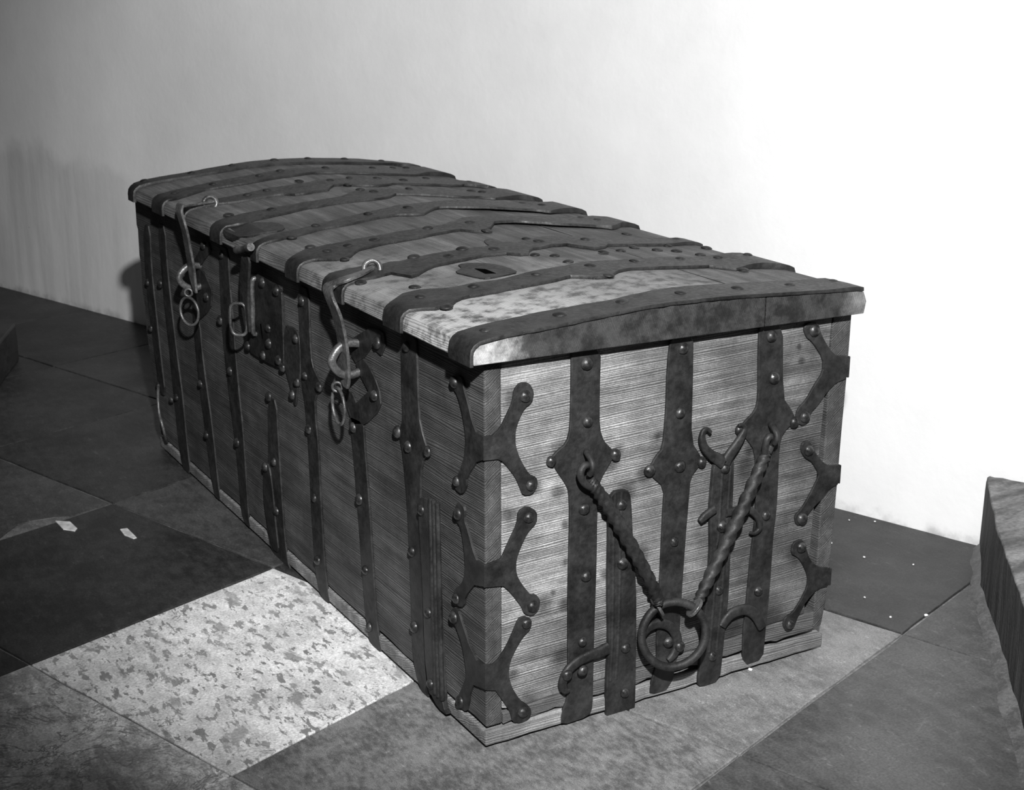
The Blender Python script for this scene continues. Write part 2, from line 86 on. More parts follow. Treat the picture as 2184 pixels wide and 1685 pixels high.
LOOSE=[(0.3698,0.5094),(0.4753,0.3672),(0.5195,0.3897),(0.5495,0.3623),(0.5993,0.529),(0.6621,0.3679),(0.6029,0.3082),(0.5813,0.3488),(0.5983,0.4002),(0.4565,0.461),(0.0481,0.3077),(-0.0032,0.3989),(0.3333,0.3554),(0.3266,0.302),(0.306,0.374),(0.5796,1.3163),(-0.0051,0.3931)]
ROD1=[(0.1638,-0.02,0.4059),(0.1743,-0.022,0.3886),(0.2032,-0.026,0.343),(0.2446,-0.029,0.2699),(0.2793,-0.032,0.2038),(0.2847,-0.034,0.183)]
ROD2=[(0.4965,-0.02,0.3914),(0.4855,-0.022,0.376),(0.4522,-0.026,0.317),(0.4117,-0.029,0.2513),(0.373,-0.032,0.1894),(0.3579,-0.034,0.1657)]
EYE1=[(0.1696,-0.0,0.4423),(0.1635,-0.012,0.4441),(0.1613,-0.028,0.4363),(0.1605,-0.032,0.4248),(0.1598,-0.026,0.4151)]
LOOP1=[(0.166,-0.022,0.393),(0.1515,-0.024,0.4037),(0.1435,-0.026,0.4188),(0.1482,-0.026,0.4294),(0.1576,-0.024,0.43),(0.1678,-0.016,0.4185),(0.1685,-0.014,0.4075),(0.1723,-0.02,0.3912)]
EYE2=[(0.5155,0.0,0.4275),(0.5092,-0.012,0.4288),(0.5047,-0.028,0.4233),(0.5039,-0.032,0.4138),(0.5049,-0.026,0.4041)]
LOOP2=[(0.4907,-0.022,0.3829),(0.488,-0.024,0.3995),(0.4892,-0.026,0.413),(0.4955,-0.026,0.4173),(0.5058,-0.02,0.4084),(0.5087,-0.014,0.3968),(0.4994,-0.018,0.3871)]
RING=(0.313,-0.037,0.1274)
COLLAR=[(0.2869,-0.035,0.175),(0.3517,-0.035,0.1668)]
HASP3=[(0.0394,0.4331,0.6504),(0.0038,0.4048,0.6479),(-0.0271,0.3981,0.6419),(-0.037,0.4207,0.6303),(-0.046,0.4134,0.6259),(-0.049,0.4035,0.6175),(-0.047,0.3963,0.605),(-0.042,0.3925,0.5884),(-0.036,0.3951,0.5671),(-0.032,0.3966,0.5461),(-0.03,0.3957,0.5219),(-0.028,0.3986,0.4967),(-0.028,0.4004,0.4741),(-0.03,0.4024,0.4628)]
HASP1=[(0.0343,1.191,0.6521),(0.0123,1.1911,0.6501),(-0.0107,1.194,0.6477),(-0.037,1.1667,0.652),(-0.046,1.1633,0.6504),(-0.05,1.1564,0.6385),(-0.048,1.1461,0.6171),(-0.042,1.1515,0.5937),(-0.036,1.1607,0.5647),(-0.032,1.1613,0.5332),(-0.03,1.1619,0.5007),(-0.03,1.1586,0.4719)]
HASPEYE=[(0.0398,0.4429,0.6525),(0.0242,1.1961,0.6532)]
STAPLE3=[(-0.004,0.4308,0.5323),(-0.004,0.4308,0.4845)]
STAPLE1=[(-0.004,1.2462,0.516),(-0.004,1.2536,0.4784)]
CURL3=[(-0.034,0.437,0.4585),(-0.036,0.4294,0.4278)]
CURL1=[(-0.034,1.202,0.4657),(-0.034,1.2041,0.4253)]
HASP2=[(-0.034,0.8443,0.6097),(-0.034,0.8393,0.5939),(-0.03,0.8612,0.554),(-0.026,0.8795,0.505),(-0.024,0.8852,0.4533)]
HASP2RING=(-0.038,0.8893,0.4762)
HASP2PIN=[(-0.045,0.8579,0.6155),(-0.045,0.7818,0.6337)]
HASP2STRAP=[(-0.012,0.8756,0.5493),(-0.012,0.8806,0.4985),(-0.012,0.8853,0.4489)]
HOOK=[(-0.006,1.5701,0.1664),(-0.016,1.547,0.1417),(-0.02,1.5308,0.1088),(-0.02,1.5139,0.0883),(-0.014,1.5158,0.0544),(-0.006,1.5348,0.0359)]
KEYHOLE=[(0.8585,0.4697),(0.8524,0.4427)]
LID_PATCH=[(0.1382,0.3481),(0.1597,0.3611),(0.1674,0.3916),(0.1926,0.3815),(0.213,0.3548),(0.2209,0.3148),(0.2181,0.2771),(0.1936,0.2749),(0.1676,0.2743),(0.1534,0.2791),(0.145,0.31)]
LID_HOLE=[(0.1735,0.3435),(0.1853,0.3288),(0.185,0.293),(0.1704,0.302)]
LID_FLAP=[(-0.0147,0.9769),(0.0281,0.9641),(0.0618,0.9275),(0.0595,0.8736),(0.0405,0.8496),(0.0083,0.8623),(-0.0176,0.8548),(-0.0316,0.9063),(-0.0316,0.9638),(-0.0286,0.9786)]
LID_SCRAP=[(0.289,0.5232),(0.3051,0.5268),(0.3119,0.5002),(0.3045,0.4514),(0.2863,0.4683),(0.2747,0.4808)]
TILE=(0.3349,-0.3545,0.1228,0.5286)
BLOCK_BASE=[(1.2304,0.2,0.0),(1.057,0.0161,0.0),(0.9123,-0.1626,0.0),(0.777,-0.3161,0.0)]
BLOCK_TOP=[(1.2223,0.1842,0.155),(1.001,-0.0535,0.165),(0.7871,-0.3006,0.175)]
CRUMBS=[(1.1033,0.4174),(1.1444,0.3843),(0.9863,0.3419),(0.9934,0.2553),(1.0504,0.1797),(0.8629,0.1147),(0.9052,0.0028),(0.8444,0.0292),(0.5003,-0.0015)]
CHIPS=[[(-0.3361,1.2517),(-0.3102,1.2306),(-0.3068,1.1866),(-0.3148,1.1736),(-0.3332,1.196)],[(-0.2319,1.1371),(-0.217,1.1344),(-0.2148,1.0748),(-0.222,1.0732),(-0.2329,1.1026)]]
STAINS=[(0.1275,0.4511,0.024),(0.1218,0.387,0.0176),(0.2115,0.4144,0.0208),(0.2278,0.4336,0.0144),(0.2423,0.3641,0.024),(0.1353,0.3328,0.0112),(0.1361,0.2727,0.0112),(0.1361,0.2042,0.016),(0.2758,0.3879,0.0176),(0.2999,0.4435,0.0128),(0.0466,0.5416,0.0208),(0.0818,0.4018,0.0176),(0.0388,0.3668,0.0176),(0.0989,0.2129,0.0208),(0.1152,0.2282,0.0096),(0.0465,0.1108,0.016),(0.0752,0.0561,0.024),(0.207,0.238,0.0128),(0.2756,0.2579,0.0208),(0.4706,0.3601,0.024),(0.4782,0.3901,0.016),(0.5739,0.5224,0.0112),(0.5674,0.5463,0.0096),(0.2893,0.1037,0.048),(0.3467,0.0314,0.056),(0.5886,0.1908,0.024),(0.5877,0.0636,0.0272),(0.457,0.0953,0.04),(0.6002,0.3689,0.0208),(0.1329,0.1195,0.024),(0.3699,0.141,0.032),(0.5365,0.076,0.048)]

# ------------------------------------------------------------------ helpers
def obj(name, bm, mat, parent=None, smooth=None, bevel=0, segs=2):
    me = bpy.data.meshes.new(name)
    bmesh.ops.recalc_face_normals(bm, faces=bm.faces)
    bm.to_mesh(me); bm.free()
    me.materials.append(mat)
    o = bpy.data.objects.new(name, me); COL.objects.link(o)
    if parent: o.parent = parent
    if smooth: 
        for p in me.polygons: p.use_smooth = True
        me.set_sharp_from_angle(angle=math.radians(smooth))
    if bevel:
        b = o.modifiers.new('bevel', 'BEVEL'); b.width = bevel; b.segments = segs; b.limit_method = 'ANGLE'
        b.angle_limit = math.radians(40); b.harden_normals = False
    return o

def chaikin(p, n=1, closed=True):
    p = [Vector(q) for q in p]
    for _ in range(n):
        out = []
        L = len(p)
        rng = range(L) if closed else range(L - 1)
        if not closed: out.append(p[0])
        for i in rng:
            a, b = p[i], p[(i + 1) % L]
            out += [a * .78 + b * .22, a * .22 + b * .78]
        if not closed: out.append(p[-1])
        p = out
    return p

def catmull(p, n=6):
    p = [Vector(q) for q in p]; out = []
    for i in range(len(p) - 1):
        a = p[max(i - 1, 0)]; b = p[i]; c = p[i + 1]; d = p[min(i + 2, len(p) - 1)]
        for k in range(n):
            t = k / n
            out.append(0.5 * ((2 * b) + (c - a) * t + (2 * a - 5 * b + 4 * c - d) * t * t + (3 * b - a - 3 * c + d) * t ** 3))
    out.append(p[-1]); return out

MAP = {'E': lambda a, b, h: Vector((a, -h, b)),       # end face, h proud of it
       'F': lambda a, b, h: Vector((-h, a, b)),       # front face
       'Z': lambda a, b, h: Vector((a, b, h))}        # seen from above

def add_plate(bm, loop, plane, h0, h1):
    f = MAP[plane] if isinstance(plane, str) else plane
    pts = [Vector(q) for q in loop]
    out = []
    for q in pts:
        if not out or (q - out[-1]).length > 1e-4: out.append(q)
    if (out[0] - out[-1]).length < 1e-4: out.pop()
    bot = [bm.verts.new(f(q[0], q[1], h0)) for q in out]
    top = [bm.verts.new(f(q[0], q[1], h1)) for q in out]
    n = len(out)
    bm.faces.new(top); bm.faces.new(bot[::-1])
    for i in range(n):
        j = (i + 1) % n
        bm.faces.new((bot[i], bot[j], top[j], top[i]))

def add_box(bm, x0, x1, y0, y1, z0, z1):
    add_plate(bm, [(x0, y0), (x1, y0), (x1, y1), (x0, y1)], 'Z', z0, z1)

def add_sweep(bm, pts, sec, closed=False, up=Vector((0, 0, 1)), cap=True):
    """sec(i, t) -> list of (a, b) offsets along side and up directions"""
    rings = []; n = len(pts)
    for i, p in enumerate(pts):
        if closed: t = pts[(i + 1) % n] - pts[i - 1]
        else: t = pts[min(i + 1, n - 1)] - pts[max(i - 1, 0)]
        t.normalize()
        side = up.cross(t)
        if side.length < .05: side = Vector((1, 0, 0)).cross(t)
        side.normalize(); nn = t.cross(side).normalized()
        rings.append([bm.verts.new(p + side * a + nn * b) for a, b in sec(i, i / max(n - 1, 1))])
    k = len(rings[0])
    for i in range(n if closed else n - 1):
        r, s = rings[i], rings[(i + 1) % n]
        for j in range(k):
            bm.faces.new((r[j], r[(j + 1) % k], s[(j + 1) % k], s[j]))
    if not closed and cap:
        bm.faces.new(rings[0][::-1]); bm.faces.new(rings[-1])

def round_sec(ra, rb=None, n=10, lobes=0, twist=0, amp=.0):
    def s(i, t):
        a = ra(t) if callable(ra) else ra
        b = a if rb is None else (rb(t) if callable(rb) else rb)
        out = []
        for k in range(n):
            th = 2 * math.pi * k / n
            g = 1 + amp * math.cos(lobes * (th - twist * t * 2 * math.pi)) if lobes else 1
            out.append((a * g * math.cos(th), b * g * math.sin(th)))
        return out
    return s

def flat_sec(ra, rb, n=12):
    def s(i, t):
        a, b = ra(t), rb(t); out = []
        for k in range(n):
            th = 2 * math.pi * k / n; c, q = math.cos(th), math.sin(th)
            out.append((a * math.copysign(abs(c) ** .55, c), b * math.copysign(abs(q) ** .8, q)))
        return out
    return s

def add_torus(bm, c, R, r, normal, n=36, k=10, stretch=1.0, wob=0.0):
    N = Vector(normal).normalized()
    u = Vector((0, 0, 1)) - N * N.z; u.normalize(); v = N.cross(u)
    pts = []
    for i in range(n):
        a = 2 * math.pi * i / n
        pts.append(Vector(c) + u * math.cos(a) * R * stretch * (1 + wob * math.sin(3 * a)) + v * math.sin(a) * R)
    add_sweep(bm, pts, round_sec(r, n=k), closed=True, up=N)

# ------------------------------------------------------------------ materials (black and white photograph: all greys)
class NT:
    def __init__(s, name):
        s.m = bpy.data.materials.new(name); s.m.use_nodes = True; s.t = s.m.node_tree; s.b = s.t.nodes['Principled BSDF']
        s.co = s.t.nodes.new('ShaderNodeTexCoord').outputs['Object']
    def new(s, k): return s.t.nodes.new(k)
    def link(s, a, b): s.t.links.new(a, b)
    def put(s, v, sock):
        if isinstance(v, (int, float)): sock.default_value = v
        elif isinstance(v, tuple): sock.default_value = v
        else: s.link(v, sock)
    def math(s, op, a, b=0.0, c=0.0, clamp=False):
        n = s.new('ShaderNodeMath'); n.operation = op; n.use_clamp = clamp
        for i, v in enumerate((a, b, c)): s.put(v, n.inputs[i])
        return n.outputs[0]
    def scale(s, vec, xyz, off=(0, 0, 0)):
        n = s.new('ShaderNodeMapping'); s.link(vec, n.inputs[0]); n.inputs['Scale'].default_value = xyz; n.inputs['Location'].default_value = off
        return n.outputs[0]
    def noise(s, vec, sc, detail=4.0, rough=.55, dist=0.0):
        n = s.new('ShaderNodeTexNoise'); s.link(vec, n.inputs['Vector']); n.inputs['Scale'].default_value = sc
        n.inputs['Detail'].default_value = detail; n.inputs['Roughness'].default_value = rough; n.inputs['Distortion'].default_value = dist
        return n.outputs['Fac']
    def voro(s, vec, sc, feat='F1'):
        n = s.new('ShaderNodeTexVoronoi'); s.link(vec, n.inputs['Vector']); n.inputs['Scale'].default_value = sc; n.feature = feat
        return n.outputs['Distance']
    def ramp(s, v, a, b, lo=0.0, hi=1.0, smooth=True):
        n = s.new('ShaderNodeMapRange'); n.interpolation_type = 'SMOOTHSTEP' if smooth else 'LINEAR'; n.clamp = True
        s.put(v, n.inputs[0]); n.inputs[1].default_value = a; n.inputs[2].default_value = b; n.inputs[3].default_value = lo; n.inputs[4].default_value = hi
        return n.outputs[0]
    def mix(s, f, a, b):
        n = s.new('ShaderNodeMix'); n.data_type = 'FLOAT'; s.put(f, n.inputs[0]); s.put(a, n.inputs[2]); s.put(b, n.inputs[3]); return n.outputs[0]
    def sep(s, vec):
        n = s.new('ShaderNodeSeparateXYZ'); s.link(vec, n.inputs[0]); return n.outputs
    def rand(s):
        n = s.new('ShaderNodeObjectInfo'); return n.outputs['Random']
    def done(s, val, rough=.7, metal=0.0, bump=None, bstr=.5, bdist=.002, spec=.4):
        c = s.new('ShaderNodeCombineColor'); 
        for i in range(3): s.put(val, c.inputs[i])
        s.link(c.outputs[0], s.b.inputs['Base Color'])
        s.put(rough, s.b.inputs['Roughness']); s.put(metal, s.b.inputs['Metallic']); s.b.inputs['Specular IOR Level'].default_value = spec
        if bump is not None:
            n = s.new('ShaderNodeBump'); n.inputs['Strength'].default_value = bstr; n.inputs['Distance'].default_value = bdist
            s.link(bump, n.inputs['Height']); s.link(n.outputs[0], s.b.inputs['Normal'])
        return s.m

def wood(name, along, ring, dark, light, period, wav=.012, stains=None, pale=None, ends=False, contrast=1.0):
    """along: index of the grain axis; ring: (x, y, z) weights giving the growth-ring coordinate"""
    t = NT(name); co = t.co
    ax = t.sep(co)
    lowsc = [9.0, 9.0, 9.0]; lowsc[along] = 1.6
    low = t.noise(t.scale(co, tuple(lowsc)), 1.0, 3)
    low2 = t.noise(t.scale(co, tuple(v * 2.7 for v in lowsc), (3, 1, 7)), 1.0, 3)
    r = t.math('MULTIPLY', ax[0], ring[0]); r = t.math('MULTIPLY_ADD', ax[1], ring[1], r); r = t.math('MULTIPLY_ADD', ax[2], ring[2], r)
    r = t.math('MULTIPLY_ADD', low, wav * 2.6, r); r = t.math('MULTIPLY_ADD', low2, wav * .9, r)
    ph = t.math('MULTIPLY', r, 2 * math.pi / period)
    # uneven ring spacing
    ph = t.math('ADD', ph, t.math('MULTIPLY', t.math('SINE', t.math('MULTIPLY', ph, .173)), 1.9))
    s = t.math('SINE', ph)
    fine = t.noise(t.scale(co, tuple(900.0 if i != along else 60.0 for i in range(3)), (2, 2, 2)), 1.0, 2, .6)
    s = t.math('ADD', s, t.math('MULTIPLY', t.math('SUBTRACT', fine, .5), 1.8))
    ringv = t.ramp(s, -.5, 1.0)
    fsc = [420.0, 420.0, 420.0]; fsc[along] = 9.0
    fib = t.noise(t.scale(co, tuple(fsc)), 1.0, 3, .6)
    msc = [60.0, 60.0, 60.0]; msc[along] = 5.0
    mid = t.noise(t.scale(co, tuple(msc), (5, 2, 1)), 1.0, 4, .6)
    blot = t.noise(co, 11.0, 6, .62)
    amp = t.ramp(t.noise(t.scale(co, tuple(v * 1.3 for v in lowsc), (9, 4, 2)), 1.0, 3), .32, .62, .25, 1.0)
    v = t.math('SUBTRACT', 1.0, t.math('MULTIPLY', t.math('MULTIPLY', ringv, amp), .68 * contrast))
    v = t.math('MULTIPLY', v, t.ramp(fib, .25, .7, .60, 1.16, False))
    v = t.math('MULTIPLY', v, t.ramp(mid, .28, .72, .5, 1.22, False))
    v = t.math('MULTIPLY', v, t.ramp(blot, .3, .68, .55, 1.12, False))
    ssc = [26.0, 26.0, 26.0]; ssc[along] = 2.0
    streak = t.noise(t.scale(co, tuple(ssc), (1, 6, 3)), 1.0, 5, .7)
    v = t.math('MULTIPLY', v, t.ramp(streak, .30, .62, .50, 1.12, False))
    v = t.math('MULTIPLY', v, t.ramp(t.noise(co, 3.2, 5, .7), .32, .64, .62, 1.15))
    speck = t.ramp(t.voro(co, 95.0), .07, .16, .45, 1.0)
    v = t.math('MULTIPLY', v, t.mix(t.ramp(t.noise(co, 23.0, 3), .5, .66), 1.0, speck))
    v = t.math('MULTIPLY', v, t.ramp(t.noise(t.scale(co, (1, 1, 1), (7, 7, 7)), 420.0, 2, .5), .3, .7, .74, 1.22, False))
    val = t.mix(v, dark, light)
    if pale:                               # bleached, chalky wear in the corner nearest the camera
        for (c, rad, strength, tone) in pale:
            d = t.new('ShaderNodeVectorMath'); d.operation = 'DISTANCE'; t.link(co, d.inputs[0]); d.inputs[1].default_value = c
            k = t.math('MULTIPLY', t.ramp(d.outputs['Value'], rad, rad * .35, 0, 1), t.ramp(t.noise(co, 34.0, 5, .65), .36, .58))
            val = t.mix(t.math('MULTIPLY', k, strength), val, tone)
    if ends:                               # sooty end grain, worn pale along its arrises and at the front corner
        tc = t.new('ShaderNodeTexCoord'); ny = t.math('ABSOLUTE', t.sep(tc.outputs['Normal'])[1])
        dirt = t.math('MULTIPLY', t.mix(t.ramp(t.noise(co, 30.0, 6, .7),   .35, .65), .012, .048), t.ramp(fib, .2, .8, .7, 1.3, False))
        d = t.new('ShaderNodeVectorMath'); d.operation = 'DISTANCE'; t.link(co, d.inputs[0]); d.inputs[1].default_value = (-.03, -.023, .62)
        k = t.ramp(t.math('MULTIPLY_ADD', t.noise(co, 40.0, 5, .7), .09, d.outputs['Value']), .135, .075, 0, 1)
        d2 = t.new('ShaderNodeVectorMath'); d2.operation = 'DISTANCE'; t.link(co, d2.inputs[0]); d2.inputs[1].default_value = (.69, -.023, .61)
        k = t.math('MAXIMUM', k, t.math('MULTIPLY', t.ramp(t.math('MULTIPLY_ADD', t.noise(co, 40.0, 5, .7), .06, d2.outputs['Value']), .10, .05, 0, 1), .5))
        nx = t.math('ABSOLUTE', t.sep(tc.outputs['Normal'])[0])
        inner = t.math('MULTIPLY', t.ramp(nx, .8, .9), t.math('MULTIPLY', t.ramp(ax[0], -.02, -.015), t.ramp(ax[0], .66, .67, 1, 0)))
        val = t.mix(inner, t.mix(t.math('MAXIMUM', t.ramp(ax[1], -.0212, -.0204, 1, 0), t.ramp(ny, .6, .9)), val, t.mix(k, dirt, t.math('MULTIPLY', t.ramp(t.noise(co, 65.0, 5, .7), .3, .6, .45, 1.1, False), .38))), .01)
    if stains:                             # rust and damp marks round the iron
        tot = None
        wob = t.math('MULTIPLY', t.noise(co, 55.0, 3), .012)
        for (x, z, rad) in stains:
            d = t.new('ShaderNodeVectorMath'); d.operation = 'DISTANCE'; t.link(co, d.inputs[0]); d.inputs[1].default_value = (x, 0, z)
            k = t.ramp(t.math('ADD', d.outputs['Value'], wob), rad * 1.5, rad * .3 + .004, 0, 1)
            tot = k if tot is None else t.math('MAXIMUM', tot, k)
        val = t.math('MULTIPLY', val, t.mix(tot, 1.0, .36))
    if stains:                             # the board is lighter towards the front corner and darker towards the back and foot
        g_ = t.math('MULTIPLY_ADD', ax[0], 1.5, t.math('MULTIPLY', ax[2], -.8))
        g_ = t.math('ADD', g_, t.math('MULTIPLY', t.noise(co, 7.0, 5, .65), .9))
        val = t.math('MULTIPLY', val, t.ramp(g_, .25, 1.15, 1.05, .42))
    bump = t.math('ADD', t.math('MULTIPLY', ringv, -.8), t.math('ADD', t.math('MULTIPLY', fib, .5), t.math('MULTIPLY', mid, .7)))
    return t.done(val, .78, 0, bump, .55, .0016, .25)

def iron(name, lo, hi, rough=.6, metal=.25, sc=1.0):
    t = NT(name); co = t.co
    a = t.noise(co, 26 * sc, 5, .62); b = t.noise(co, 130 * sc, 4, .6); c = t.noise(co, 9 * sc, 3)
    v = t.ramp(t.math('ADD', t.math('MULTIPLY', a, .6), t.math('MULTIPLY', c, .4)), .35, .65)
    val = t.mix(v, lo, hi)
    val = t.math('MULTIPLY', val, t.ramp(b, .3, .7, .72, 1.3, False))
    pit = t.ramp(t.voro(co, 210 * sc), .03, .22, 0, 1)
    bump = t.math('ADD', t.math('MULTIPLY', a, 1.2), t.math('ADD', t.math('MULTIPLY', b, .7), t.math('MULTIPLY', pit, .35)))
    return t.done(val, t.ramp(b, .3, .7, rough - .12, rough + .1, False), metal, bump, .55, .0015, .4)

def stone(name, lo, hi, spots=None, veins=0.0, sc=1.0, jitter=.12):
    t = NT(name); co = t.co
    rn = t.rand()
    off = t.new('ShaderNodeVectorMath'); off.operation = 'ADD'; t.link(co, off.inputs[0])
    cmb = t.new('ShaderNodeCombineXYZ'); t.link(t.math('MULTIPLY', rn, 37.0), cmb.inputs[0]); t.link(t.math('MULTIPLY', rn, 11.0), cmb.inputs[1])
    t.link(cmb.outputs[0], off.inputs[1]); c = off.outputs[0]
    a = t.noise(c, 5 * sc, 6, .65); b = t.noise(t.scale(c, (1, .45, 1)), 48 * sc, 6, .68); d = t.noise(c, 240 * sc, 3, .6)
    v = t.ramp(t.math('ADD', t.math('MULTIPLY', a, .5), t.math('MULTIPLY', b, .5)), .38, .62)
    val = t.mix(v, lo, hi)
    val = t.math('MULTIPLY', val, t.ramp(d, .25, .75, .62, 1.38, False))
    fl_ = t.ramp(t.noise(t.scale(c, (1, .4, 1), (5, 5, 5)), 70 * sc, 4, .7), .58, .72, 1.0, 1.7)
    if not spots: val = t.math('MULTIPLY', val, fl_)
    val = t.math('MULTIPLY', val, t.math('MULTIPLY_ADD', rn, jitter * 2, 1 - jitter))
    if spots:
        sc1, thr, tone = spots
        sv = t.scale(c, (1, .42, 1))
        big = t.ramp(t.noise(c, 7.0, 3), .35, .7, .75, 1.0)
        k = t.ramp(t.noise(sv, sc1, 3, .62, .15), thr, thr + .06, 0, 1)
        k2 = t.ramp(t.noise(t.scale(c, (.8, .35, 1), (4, 4, 0)), sc1 * .45, 4, .6, .3), thr + .03, thr + .09, 0, .8)
        n3 = t.noise(c, 6.0, 5, .7, .4)
        k3 = t.math('MULTIPLY', t.ramp(t.math('ABSOLUTE', t.math('SUBTRACT', n3, .5)), .0, .010, 1, 0), t.ramp(t.noise(c, 12.0, 2), .5, .6))
        val = t.mix(t.math('MULTIPLY', t.math('MULTIPLY', t.math('MAXIMUM', k3, t.math('MAXIMUM', k, k2)), big), .9), val, tone)
    if veins:
        n = t.noise(c, 9 * sc, 5, .65, .8)
        k = t.ramp(t.math('ABSOLUTE', t.math('SUBTRACT', n, .5)), .0, .022, 1, 0)
        n2 = t.noise(c, 17 * sc, 4, .65, .6)
        k2 = t.ramp(t.math('ABSOLUTE', t.math('SUBTRACT', n2, .5)), .0, .02, .7, 0)
        val = t.mix(t.math('MULTIPLY', t.math('MAXIMUM', k, k2), veins), val, lo * .6)
    sc_ = t.ramp(t.math('ABSOLUTE', t.math('SUBTRACT', t.noise(t.scale(c, (.7, 3, 1), (2, 8, 0)), 5, 3, .5, .5), .5)), .0, .004, 1.25, 1.0)
    val = t.math('MULTIPLY', val, sc_)
    bump = t.math('ADD', t.math('MULTIPLY', a, 2.0), t.math('ADD', b, t.math('MULTIPLY', d, .35)))
    return t.done(val, t.ramp(b, .3, .7, .42, .6, False), 0, bump, .3, .0025, .4)

M = {}
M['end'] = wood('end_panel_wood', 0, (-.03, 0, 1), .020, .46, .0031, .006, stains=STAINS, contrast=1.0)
M['front'] = wood('front_board_wood', 1, (-.75, .02, 1), .010, .125, .0035, .009, contrast=.85)
M['rail'] = wood('rail_wood', 0, (.05, 0, 1), .03, .15, .0034, .008)
M['base'] = wood('base_wood', 0, (.02, .3, 1), .05, .34, .0034, .008)
M['lid'] = wood('lid_wood', 1, (1, .02, .5), .03, .20, .0030, .008,
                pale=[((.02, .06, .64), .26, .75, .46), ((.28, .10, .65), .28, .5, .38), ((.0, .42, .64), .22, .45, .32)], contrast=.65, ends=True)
M['lidend'] = M['lid']
M['iron'] = iron('wrought_iron', .009, .034)
M['irondark'] = iron('dark_wrought_iron', .007, .029, .55)
M['nail'] = iron('nail_iron', .014, .055, .36, .35, 1.5)
M['bright'] = iron('worn_bright_iron', .045, .15, .40, .5, 1.4)
M['hole'] = NT('keyhole_dark').done(.002, 1.0, spec=0.0)

# ------------------------------------------------------------------ the setting
def struct(o, kind='structure'):
    o['kind'] = kind; return o
TT, TX, TY, TS = TILE
WN = Vector((math.cos(TT), math.sin(TT), 0)); WV = Vector((-math.sin(TT), math.cos(TT), 0)); WD = 1.2279
def wp(s, d, z):     # along wall, out of wall, height
    return WN * (WD - d) + WV * s + Vector((0, 0, z))
def tile_pt(u, v): return Vector((TX, TY, 0)) + WN * (u * TS) + WV * (v * TS)

# wall: whitewashed plaster, slightly uneven
bm = bmesh.new()
NX, NZ = 110, 46
from mathutils import noise as mn
g = {}
for i in range(NX + 1):
    for k in range(NZ + 1):
        s = -3.5 + 9.5 * i / NX; z = -.06 + 3.2 * k / NZ
        d = .010 * mn.noise(Vector((s * 1.3, z * 1.3, 0))) + .003 * mn.noise(Vector((s * 5, z * 5, 3)))
        g[i, k] = bm.verts.new(wp(s, d, z))
for i in range(NX):
    for k in range(NZ):
        bm.faces.new((g[i, k], g[i + 1, k], g[i + 1, k + 1], g[i, k + 1]))
bk = [bm.verts.new(wp(s, -.25, z)) for s, z in ((-3.5, -.06), (6, -.06), (6, 3.14), (-3.5, 3.14))]
bm.faces.new(bk)
for (row, a, b) in (([g[i, 0] for i in range(NX + 1)], 0, 1), ([g[NX, k] for k in range(NZ + 1)], 1, 2), ([g[i, NZ] for i in range(NX, -1, -1)], 2, 3), ([g[0, k] for k in range(NZ, -1, -1)], 3, 0)):
    bm.faces.new(row + [bk[b], bk[a]])
t = NT('whitewashed_plaster'); co = t.co
rot = t.new('ShaderNodeMapping'); t.link(co, rot.inputs[0]); rot.inputs['Rotation'].default_value = (0, 0, -TT)
lc = rot.outputs[0]; ax = t.sep(lc)       # y: along the wall, z: height
a_ = t.noise(lc, 1.4, 5, .6); b_ = t.noise(lc, 9, 6, .65); c_ = t.noise(lc, 60, 4, .6)
v = t.math('MULTIPLY', t.ramp(a_, .3, .7, .93, 1.03), t.ramp(b_, .3, .7, .97, 1.02, False))
base = t.math('MULTIPLY', v, .82)
# old damp patch low on the far part of the wall with brushed streaks, and grime just above the floor
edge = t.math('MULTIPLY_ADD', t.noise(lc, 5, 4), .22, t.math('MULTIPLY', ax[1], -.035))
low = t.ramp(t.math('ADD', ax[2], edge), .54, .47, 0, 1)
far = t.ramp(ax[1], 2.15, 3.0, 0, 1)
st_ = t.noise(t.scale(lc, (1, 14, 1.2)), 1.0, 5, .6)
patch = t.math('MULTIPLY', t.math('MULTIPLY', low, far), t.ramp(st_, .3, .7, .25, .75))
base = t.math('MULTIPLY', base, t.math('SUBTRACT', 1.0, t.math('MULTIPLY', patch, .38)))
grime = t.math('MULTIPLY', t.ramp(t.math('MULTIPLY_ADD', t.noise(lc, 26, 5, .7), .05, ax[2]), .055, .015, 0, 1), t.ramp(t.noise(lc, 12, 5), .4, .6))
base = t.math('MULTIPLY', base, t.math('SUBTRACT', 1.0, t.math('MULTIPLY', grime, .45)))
fleck = t.ramp(t.voro(lc, 6.0), .012, .022, .45, 1.0)
base = t.math('MULTIPLY', base, fleck)
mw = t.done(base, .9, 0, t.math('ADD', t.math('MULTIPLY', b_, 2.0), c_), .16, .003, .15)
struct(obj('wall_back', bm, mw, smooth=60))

# floor: mortar bed, every slab a part
M['tile_white'] = stone('white_mottled_marble', .50, .80, spots=(66, .545, .15), jitter=.04)
M['tile_vein'] = stone('grey_veined_stone', .28, .78, veins=.85, jitter=.05)
M['tile_speck'] = stone('speckled_grey_stone', .09, .23, sc=2.2, jitter=.05)
M['tile_pale'] = stone('pale_grey_stone', .12, .22, sc=1.4, jitter=.05)
M['tile_mid'] = stone('mid_grey_stone', .042, .085, jitter=.08)
M['tile_dark'] = stone('dark_grey_stone', .018, .046, jitter=.12)
M['mortar'] = stone('mortar', .09, .18, sc=3)
bm = bmesh.new()
def fp(a, b, h): return Vector((0, 0, h)) + tile_pt(a, b)
add_plate(bm, [(-3.2, -4.5), (2.886, -4.5), (2.886, 9.5), (-3.2, 9.5)], fp, -.08, -.0035)
floor = struct(obj('floor', bm, M['mortar']))
